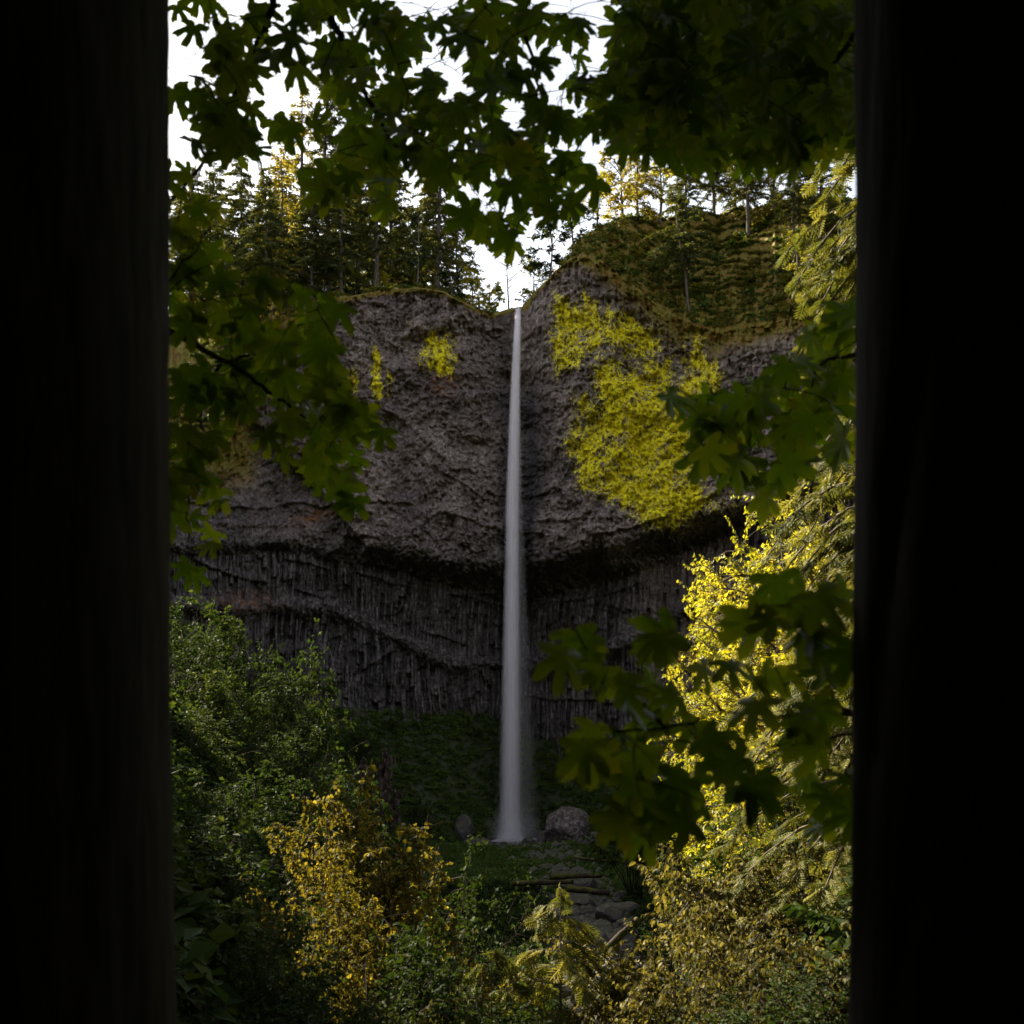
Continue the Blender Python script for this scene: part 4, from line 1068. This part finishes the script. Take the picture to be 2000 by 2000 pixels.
TOP = [(620, 30, 40, 6), (680, 20, 40, 7), (740, 40, 40, 6), (640, 110, 40, 6), (700, 140, 35, 6), (660, 190, 30, 4), (720, 80, 35, 5), (622, 240, 16, 2), (700, 210, 30, 4), (760, 180, 35, 6), (790, 110, 30, 5), (820, 60, 35, 6), (760, 240, 35, 6), (820, 225, 38, 6), (850, 175, 30, 4), (885, 60, 36, 6), (700, 265, 28, 4),
       (620, 350, 20, 2), (660, 330, 26, 3), (640, 390, 24, 2), (690, 370, 26, 2), (740, 360, 26, 3), (735, 405, 18, 2), (722, 310, 28, 4), (780, 300, 30, 5), (820, 310, 35, 5), (840, 270, 35, 5), (890, 250, 38, 6), (940, 200, 40, 7), (960, 120, 42, 8), (940, 40, 42, 8), (1000, 60, 45, 8), (985, 150, 32, 5),
       (880, 335, 30, 4), (920, 320, 35, 6), (960, 280, 38, 7), (900, 395, 20, 2), (932, 420, 28, 4), (960, 450, 28, 4), (990, 400, 32, 5), (1000, 440, 22, 3), (975, 480, 12, 1), (1000, 330, 38, 7), (1040, 300, 36, 6), (1060, 360, 38, 6), (1100, 335, 30, 4), (1050, 405, 26, 4), (1090, 405, 28, 4), (1135, 355, 28, 4), (1100, 260, 28, 4), (1060, 235, 26, 3),
       (1060, 60, 36, 5), (1150, 165, 30, 4), (1115, 50, 28, 3), (1122, 122, 20, 2), (1068, 132, 18, 2), (1225, 125, 34, 7), (1225, 45, 36, 7), (1165, 240, 30, 4), (1200, 200, 42, 9), (1190, 270, 28, 4)]
r_ = np.random.default_rng(77)
for gx_ in range(1245, 1720, 42):
    for gy_ in range(-10, 300, 40):
        if (gx_ - 1380) ** 2 + (gy_ - 70) ** 2 < 30 ** 2: continue
        TOP.append((gx_ + r_.uniform(-9, 9), gy_, 34, 5))
TOP += [(x_, y_, 24, 4) for x_, y_ in ((1275, 285), (1320, 300), (1360, 305), (1400, 308), (1445, 310), (1490, 312), (1540, 305), (1580, 290))]
MID = [(1345, 800, 26, 2), (1370, 840, 28, 3), (1400, 790, 30, 4), (1420, 850, 34, 5), (1385, 900, 26, 3), (1440, 900, 30, 4), (1470, 810, 40, 6), (1500, 760, 32, 4), (1460, 940, 28, 3), (1488, 980, 16, 2), (1500, 930, 22, 3), (1540, 890, 30, 4), (1550, 840, 40, 6), (1560, 760, 42, 8), (1600, 700, 42, 8), (1610, 800, 42, 8), (1640, 875, 26, 4), (1640, 645, 32, 5), (1640, 760, 35, 6), (1585, 665, 22, 3)]
LOW = [(1130, 1275, 26, 2), (1160, 1300, 26, 2), (1105, 1310, 14, 1), (1290, 1230, 36, 3), (1225, 1225, 16, 1), (1190, 1320, 26, 2), (1180, 1390, 34, 3), (1240, 1345, 44, 3), (1290, 1400, 44, 4), (1145, 1435, 20, 1), (1180, 1490, 40, 4), (1240, 1560, 46, 4), (1190, 1600, 36, 4), (1320, 1580, 50, 5), (1265, 1620, 34, 3), (1390, 1310, 44, 4), (1440, 1240, 34, 2), (1500, 1185, 40, 3), (1560, 1205, 46, 3), (1620, 1170, 44, 3), (1600, 1290, 52, 5), (1520, 1310, 46, 3), (1460, 1390, 54, 5), (1540, 1430, 54, 5), (1625, 1400, 44, 4), (1340, 1460, 46, 4), (1420, 1500, 54, 4), (1500, 1530, 46, 3), (1600, 1510, 46, 4), (1645, 1330, 36, 3), (1590, 1605, 34, 2), (1640, 1585, 36, 3), (1280, 1490, 40, 3)]

# left maple
locL = np.array([-1.37, 2.7, float(ground(-1.37, 2.7)) - .2])
TL = thing('maple_tree', 'maple at the left edge whose leafy branch reaches in front of the cliff', 'maple tree', locL)
maple_trunk(TL, locL, (-1.445, 2.72, locL[2]), (-1.445, 2.72, 7.5), .50, 3)
lv = leaf_cloud(LEFT, (4.6, 6.6), .146, 31, .9)
topL = [-1.35, 2.75, 3.4]
mainsL = [([[-1.4, 2.8, 4.6], (230, -700, 4.6), (480, -350, 5.2), (545, -60, 5.3), (526, 35, 5.3), (485, 114, 5.3), (471, 162, 5.3), (440, 235, 5.3), (416, 293, 5.3), (374, 349, 5.3), (333, 394, 5.3)], .05, .006),
          ([[-1.45, 2.8, 1.4], (120, 560, 4.6), (333, 652, 5.0), (447, 707, 5.3), (526, 766, 5.4), (582, 804, 5.5), (623, 842, 5.5), (644, 897, 5.6), (664, 928, 5.6)], .035, .004),
          ([(447, 707, 5.3), (506, 683, 5.4), (585, 635, 5.5)], .009, .003), ([(430, 712, 5.2), (400, 780, 5.2), (380, 840, 5.2), (370, 960, 5.1), (365, 1060, 5.0)], .010, .003), ([(300, 640, 5), (330, 540, 5.2), (400, 470, 5.3), (420, 410, 5.3)], .010, .003)]
mainsL = [([np.array(p_) if isinstance(p_, list) else P(*p_) for p_ in m_[0]], m_[1], m_[2]) for m_ in mainsL]
boughs(TL, locL, mainsL, lv, 41)
place_leaves(TL, lv, 296, 51, locL)
# right maple
locR = np.array([1.37, 2.7, float(ground(1.37, 2.7)) - .2])
TR = thing('maple_tree', 'maple at the right edge whose dark leafy crown roofs the top of the view', 'maple tree', locR)
maple_trunk(TR, locR, (1.458, 2.72, locR[2]), (1.458, 2.72, 7.5), .50, 5)
lv = leaf_cloud(TOP, (5.0, 7.6), .158, 32, .95) + leaf_cloud(MID, (4.4, 6.0), .165, 33, .9)
mainsR = [([[1.4, 2.8, 5.4], (1100, -800, 5.2), (700, -420, 5.6), (628, 0, 6.0), (678, 104, 6.0), (706, 166, 6.0), (747, 242, 6.0), (778, 300, 6.1), (844, 314, 6.2), (899, 331, 6.3)], .06, .006),
          ([[1.4, 2.8, 5.0], (1250, -600, 5.4), (1000, -150, 6.0), (1017, 35, 6.2), (1053, 166, 6.2), (1041, 224, 6.2), (1000, 330, 6.3), (980, 430, 6.3)], .045, .004),
          ([[1.4, 2.8, 4.2], (1600, -200, 5.2), (1450, 40, 6.0), (1330, 150, 6.4), (1200, 200, 6.6), (1120, 300, 6.6)], .045, .004),
          ([[1.4, 2.8, 3.4], (1700, 40, 5.0), (1600, 160, 5.8), (1450, 260, 6.4), (1300, 300, 6.6)], .04, .004),
          ([[1.45, 2.8, 1.5], (1760, 650, 4.6), (1667, 700, 5.0), (1604, 700, 5.2), (1566, 804, 5.3), (1459, 815, 5.3), (1345, 817, 5.3)], .03, .003),
          ([(1459, 815, 5.3), (1465, 870, 5.3), (1483, 945, 5.3)], .006, .002)]
mainsR = [([np.array(p_) if isinstance(p_, list) else P(*p_) for p_ in m_[0]], m_[1], m_[2]) for m_ in mainsR]
boughs(TR, locR, mainsR, lv, 42)
n_seen = len(lv); boughs_done = True
over = []  # unseen leaves above the frame, added to keep sky light off the crown
r_ = np.random.default_rng(88)
while len(over) < 4200:
    c = np.array([r_.uniform(-3.6, 4.2), r_.uniform(-2.5, 9), r_.uniform(1.6, 7.5)])
    if c[2] < .74 * max(c[1], 0) + .35 + (1.6 if c[1] < 2 else 0): continue
    tip = unit(np.array([r_.normal(), r_.normal(), -.8])); over.append((c, tip, unit(np.array([r_.normal(0, .5), -.3 + r_.normal(0, .4), 1.0])), r_.uniform(.2, .3)))
place_leaves(TR, lv, 296, 52, locR)
pos, tp_, nm, sz = (np.array([l[i] for l in over]) for i in range(4))
lvv, ltr, _, ltn = ML[0]; nn_ = (len(ltr))
fan = np.stack([np.zeros(nn_, int), 1 + np.arange(nn_), 1 + (np.arange(nn_) + 1) % nn_], -1)[:, [0, 1, 2]]
V, F3, k = scatter(lvv[:1 + nn_], fan, pos - locR, tp_, nm, sz)
o = link('shade_canopy', mesh('shade_canopy', V, F3, M_maple, {'tint': np.tile(ltn[:1 + nn_], len(over))}), TR); o['kind'] = 'stuff'
# young maple whose low boughs hang in from the right, nearest the camera
locY = np.array([3.2, 4.0, float(ground(3.2, 4.0)) - .2])
TY = thing('young_maple', 'young maple with large out-of-focus leaves hanging low on the right, nearest the viewer', 'maple tree', locY)
lv = leaf_cloud(LOW, (2.9, 3.7), .125, 34, .72, 1.0)
sv, sf = tubes([(bez([0, 0, 0], [-.1, -.1, 1.5], [-.3, -.2, 3.4], 8), np.linspace(.07, .03, 8))], 10)
link('trunk', mesh('trunk', sv, sf, M_bark, smooth=True), TY)
mainsY = [([locY + [-.05, -.05, 1.7], P(1800, 1395, 3.7), P(1667, 1390, 3.6), P(1587, 1397, 3.55), P(1483, 1400, 3.5), P(1411, 1393, 3.5), P(1300, 1420, 3.5), P(1200, 1430, 3.5)], .016, .003),
          ([P(1667, 1400, 3.6), P(1608, 1342, 3.6), P(1552, 1217, 3.5), P(1530, 1150, 3.5)], .007, .003), ([locY + [-.05, -.05, 1.3], P(1750, 1425, 3.6), P(1667, 1431, 3.5), P(1566, 1452, 3.4), P(1400, 1520, 3.4), P(1240, 1560, 3.4)], .014, .003),
          ([P(1411, 1393, 3.5), P(1330, 1300, 3.5), P(1290, 1200, 3.4)], .006, .002), ([P(1300, 1420, 3.5), P(1220, 1330, 3.5), P(1140, 1260, 3.4)], .006, .002)]
boughs(TY, locY, mainsY, lv, 43)
place_leaves(TY, lv, 290, 53, locY)

# ------------------------------------------------------------------ unseen firs added round the viewer and on the banks to cast shade
SHADE_FIR = conifer(140, 24, M_fir, .26, 1.2, .05, .3, 1.3)
r_ = np.random.default_rng(9)
for k in range(26):
    q = 10 + 7 * (k % 2)
    ang = math.radians(-150 + 120 * (k + .5) / 26)
    x, y = q * math.cos(ang), q * math.sin(ang) + 1
    add_plant('fir_tree', SHADE_FIR, ('crown', 'trunk'), on_ground(x, y), 'unseen fir added round the viewpoint to block sky light', 'fir tree', 'unseen firs added for shade', k, .75 + .3 * r_.random())
for k, (x, y, sc) in enumerate([(-46, 42, .8), (-52, 56, .9), (-44, 30, .8), (-56, 72, .8), (-40, 20, .8), (-62, 62, 1.0)]):
    add_plant('fir_tree', SHADE_FIR, ('crown', 'trunk'), on_ground(x, y), 'unseen fir added on the left crest to cast shade', 'fir tree', 'unseen firs added on the left crest for shade', k, sc)

SHADE_FIR2 = conifer(141, 22, M_fir, .15, 2.2, .02, .2, .8)  # narrow firs out of view, added to keep sun off maples and shrubs
for k, (x, y, sc) in enumerate([(-7.0, 8.4, .95), (-8.6, 11.6, 1.0), (-9.9, 15.2, 1.0), (-11.4, 18.8, 1.0), (-7.8, 5.4, .8), (-12.5, 14.5, 1.05), (-10.9, 9.5, 1.0), (-13.4, 22.0, .8), (-14.0, 34.5, .55)]):
    add_plant('fir_tree', SHADE_FIR2, ('crown', 'trunk'), on_ground(x, y), 'unseen fir added left of the view to block the sun', 'fir tree', 'unseen firs added for shade', k, sc)


# ------------------------------------------------------------------ valley floor: boulder, creek stones, logs
def stone_mesh(seed, sub=3):
    import bmesh
    r = np.random.default_rng(seed); bm = bmesh.new(); bmesh.ops.create_icosphere(bm, subdivisions=sub, radius=1)
    pl = unit(r.normal(size=(9, 3))); dq = r.uniform(.62, .95, 9)
    for v in bm.verts:
        c = np.array(v.co)
        for n_, d_ in zip(pl, dq):
            e = c @ n_ - d_
            if e > 0: c = c - n_ * e * .92
        c *= 1 + .05 * math.sin(7 * c[0] + seed) * math.sin(6 * c[1]) + r.normal() * .012
        v.co = c
    me = bpy.data.meshes.new('stone'); bm.to_mesh(me); bm.free()
    me.polygons.foreach_set('use_smooth', np.zeros(len(me.polygons), bool))
    return me


SM = [stone_mesh(i) for i in range(6)]
me = stone_mesh(20, 4); me.materials.append(M_boulder)
x, y, z = P(1108, 1618, 128)
o = link('boulder', me, None, (x, y, float(ground(x, y)) + 2.2), (0, .1, .4), (3.6, 3.2, 3.5)); tag(o, 'big rounded pinkish boulder at the pool edge right of the fall foot', 'boulder')
for me in SM: me.materials.append(M_stone)
STN = [(1195, 1800, 1.7, 'largest pale angular stone in the creek bed'), (1140, 1778, 1.5, 'flat grey stone left of the largest creek stone'), (1225, 1790, 1.6, 'leaning slab at the right side of the creek bed'),
       (1150, 1745, 1.3, 'stone at the upper end of the stony creek bed'), (1175, 1858, 1.3, 'pale stone low in the creek bed behind the cedar tip'), (1235, 1840, 1.2, 'dark stone under the cream-leaved shrub'),
       (1100, 1760, .9, 'small pale stone left in the creek bed'), (1120, 1820, 1.0, 'stone just right of the top of the cedar sapling'), (1205, 1890, 1.1, 'lowest stone of the creek bed'), (1160, 1820, .8, 'small stone between the larger creek stones'), (1215, 1760, 1.0, 'mossy stone under the fallen logs'), (1025, 1790, 1.1, 'whitish stone left of the creek, among the herbs')]
for k, (px, py, sz, lab) in enumerate(STN):
    # walk along the line of sight until it meets the ground
    ys = np.arange(20, 140, .4); xs = (px - 1000) * ys / F; zs_ = (HZ - py) * ys / F
    hit = np.nonzero(ground(xs, ys) > zs_)[0]; q = hit[0] if len(hit) else 150
    x, y = xs[q], ys[q]; s_ = sz * y / 90
    o = link('stone', SM[k % 6], None, (x, y, float(ground(x, y)) + s_ * .25), (k * .7, k * .3, k * 1.3), (s_ * 1.0, s_ * .85, s_ * .7)); tag(o, lab, 'stone', 'stones in the creek bed')
for k, (px, Y, sz, lab) in enumerate([(930, 130, 1.5, 'wet dark stone at the left rim of the pool'), (955, 128, 1.0, 'small wet stone in front of the foam'), (1030, 129, 1.2, 'wet stone right of the foam'), (1062, 131, 1.6, 'dark stone between the foam and the big boulder'),
                                   (905, 134, 1.9, 'dark angular stone left of the pool'), (985, 127, .9, 'low stone directly before the foot of the fall'), (1150, 124, 1.6, 'stone right of the big boulder')]):
    x = (px - 1000) * Y / F; s_ = sz
    o = link('stone', SM[(k + 2) % 6], None, (x, Y, max(float(ground(x, Y)), pool_z) + s_ * .25), (k * .9, k * .4, k), (s_ * 1.3, s_, s_ * .7)); tag(o, lab, 'stone', 'stones round the pool')
VV = []; FFs = []; off = 0
base_v = np.array([v.co[:] for v in SM[0].vertices]); base_f = np.array([list(p.vertices) for p in SM[0].polygons])
sm0 = stone_mesh(44, 1); base_v = np.array([v.co[:] for v in sm0.vertices]); base_f = np.array([list(p.vertices) for p in sm0.polygons])
for k in range(4200):
    y = r_.uniform(45, 126); xc = np.interp(y, [40, 60, 90, 115, 140], [3.5, 5.5, 7.2, 5.5, 1.0]); x = xc + r_.normal() * 1.9; s_ = .18 + .75 * r_.random() ** 3
    VV.append(base_v * [s_ * 1.3, s_, s_ * .7] @ np.array(Matrix.Rotation(k, 3, 'Z')) + [x, y, float(ground(x, y)) + s_ * .15]); FFs.append(base_f + off); off += len(base_v)
struct(link('creek_gravel', mesh('creek_gravel', np.concatenate(VV), np.concatenate(FFs), M_stone)), 'stuff')
tag(bpy.data.objects['creek_gravel'], 'loose grey stones filling the creek bed', 'gravel')


def log(p0, p1, r0, r1, lab, mat=M_log):
    k = 12; tt = np.linspace(0, 1, k)[:, None]; pts = np.array(p0) * (1 - tt) + np.array(p1) * tt
    pts[1:-1] += r_.normal(size=(k - 2, 3)) * r0 * .07
    V, Fc = tubes([(pts - pts[0], np.linspace(r0, r1, k))], 10)
    n_ = len(V)
    o = link('log', mesh('log', V, [Fc, np.arange(10)[None, ::-1], np.arange(n_ - 10, n_)[None]], mat, smooth=True), None, pts[0]); tag(o, lab, 'log', 'fallen logs across the valley floor')


log(P(1075, 1712, 100), P(1175, 1710, 98), .35, .2, 'moss-covered yellow-green log lying level below the pool')
log(P(1120, 1675, 108), P(1195, 1683, 106), .16, .1, 'thin pale log above the mossy one')
log(P(1000, 1725, 96), P(1120, 1722, 95), .3, .2, 'dark log left of the mossy one')
log(P(1105, 1735, 92), P(1190, 1744, 90), .35, .25, 'dark thick log right above the creek stones')
log(P(1175, 1865, 60), P(1245, 1795, 62), .28, .2, 'reddish brown log leaning down to the creek under the pale shrub')
log(P(905, 1715, 34), P(800, 1735, 33), .07, .04, 'mossy bent stick above the shrubs left of the creek')

# ------------------------------------------------------------------ undergrowth, too dense to count: instanced clumps on the ground
pc = bpy.data.collections.new('clump_sources'); pct = bpy.data.collections.new('talus_sources'); pcm = bpy.data.collections.new('moss_sources')
for i, (mt, ll, R_, H_) in enumerate([(M_herb, .20, .9, .7), (M_herb, .14, .8, .9), (M_shade, .13, .9, 1.1), (M_shade, .17, 1.0, .8), (M_herb, .24, .8, .6)]):
    lm, _ = plant(600 + i, H_, R_, 12, 7, 7, ll, L2V, L2F, mt, tlen=.4, droop=.2, flat=1.0)
    pc.objects.link(bpy.data.objects.new('clump', lm))
for i, (mt, ll, R_, H_, cc) in enumerate([(M_tal, .17, .8, .45, pct), (M_tal, .24, .8, .4, pct), (M_tal, .13, .7, .6, pct), (M_moss, .16, .8, .4, pcm), (M_moss, .22, .8, .3, pcm), (M_tal, .2, .7, .4, pcm)]):
    lm, _ = plant(620 + i, H_, R_, 12, 7, 7, ll, L2V, L2F, mt, tlen=.4, droop=.2, flat=1.0)
    cc.objects.link(bpy.data.objects.new('clump', lm))


def scatter_ground(name, pts, scl, seed, label, pc=pc):
    n = len(pts); me = bpy.data.meshes.new(name); me.vertices.add(n); me.vertices.foreach_set('co', np.asarray(pts, np.float32).ravel())
    a1 = me.attributes.new('scl', 'FLOAT', 'POINT'); a1.data.foreach_set('value', np.asarray(scl, np.float32))
    r = np.random.default_rng(seed); rot = np.stack([r.normal(size=n) * .2, r.normal(size=n) * .2, r.uniform(0, 6.28, n)], -1)
    a2 = me.attributes.new('rot', 'FLOAT_VECTOR', 'POINT'); a2.data.foreach_set('vector', rot.astype(np.float32).ravel())
    o = link(name, me); o['kind'] = 'stuff'; o['label'] = label; o['category'] = 'undergrowth'
    g = bpy.data.node_groups.new(name, 'GeometryNodeTree')
    g.interface.new_socket('Geometry', in_out='INPUT', socket_type='NodeSocketGeometry'); g.interface.new_socket('Geometry', in_out='OUTPUT', socket_type='NodeSocketGeometry')
    gi = g.nodes.new('NodeGroupInput'); go = g.nodes.new('NodeGroupOutput'); ip = g.nodes.new('GeometryNodeInstanceOnPoints')
    ci = g.nodes.new('GeometryNodeCollectionInfo'); ci.inputs['Collection'].default_value = pc; ci.inputs['Separate Children'].default_value = True; ci.inputs['Reset Children'].default_value = True
    ip.inputs['Pick Instance'].default_value = True
    na = g.nodes.new('GeometryNodeInputNamedAttribute'); na.data_type = 'FLOAT'; na.inputs['Name'].default_value = 'scl'
    nb2 = g.nodes.new('GeometryNodeInputNamedAttribute'); nb2.data_type = 'FLOAT_VECTOR'; nb2.inputs['Name'].default_value = 'rot'
    L = g.links.new
    L(gi.outputs[0], ip.inputs['Points']); L(ci.outputs[0], ip.inputs['Instance']); L(na.outputs['Attribute'], ip.inputs['Scale']); L(nb2.outputs['Attribute'], ip.inputs['Rotation']); L(ip.outputs[0], go.inputs[0])
    md = o.modifiers.new('scatter', 'NODES'); md.node_group = g
    return o


r = np.random.default_rng(123)


def ground_pts(n, xr, yr, keep):
    x = r.uniform(*xr, n); y = r.uniform(*yr, n)
    ok = keep(x, y) & (np.abs(x) < .40 * y + 2)
    x, y = x[ok], y[ok]
    return np.stack([x, y, ground(x, y) - .08], -1)


xc_ = lambda y: np.interp(y, [40, 60, 90, 115, 140], [3.5, 5.5, 7.2, 5.5, 1.0])
inpool = lambda x, y: np.hypot(x / 9.0, (y - 134) / 6.5) < 1
p1 = ground_pts(34000, (-50, 50), (98, 162), lambda x, y: (~inpool(x, y) | (ground(x, y) > pool_z + .25)) & ((np.abs(x - xc_(y)) > 2.2) | (y > 112)) & (y < np.interp(x, _xw, _yw) - .3) & (fbm(x * .3, y * .3, 7, 2) > -.22))
scatter_ground('talus_herbs', p1, r.uniform(.45, 1.3, len(p1)), 1, 'low green herbs covering the talus and the ground round the pool', pct)
p2 = ground_pts(17000, (-42, 42), (7, 98), lambda x, y: (np.abs(x - xc_(y)) > np.interp(y, [30, 55, 70, 100], [1.5, 3.0, 4.2, 4.2])))
scatter_ground('undergrowth', p2, r.uniform(.6, 1.9, len(p2)), 2, 'dense leafy undergrowth over the slopes and the valley floor')
# low vegetation on the upland slopes
pu = []
for k in range(5000):
    if k % 2: u = r.uniform(1110, 1700)
    else: u = r.uniform(300, 960)
    q = upland(u, r.uniform(0.5, 26)); pu.append(q - [0, 0, .1])
scatter_ground('upland_herbs', pu, r.uniform(.4, 1.2, len(pu)) * (1 + 1.3 * (r.random(len(pu)) > .94)), 3, 'low plants and ferns growing on the mossy slopes above the cliff', pcm)
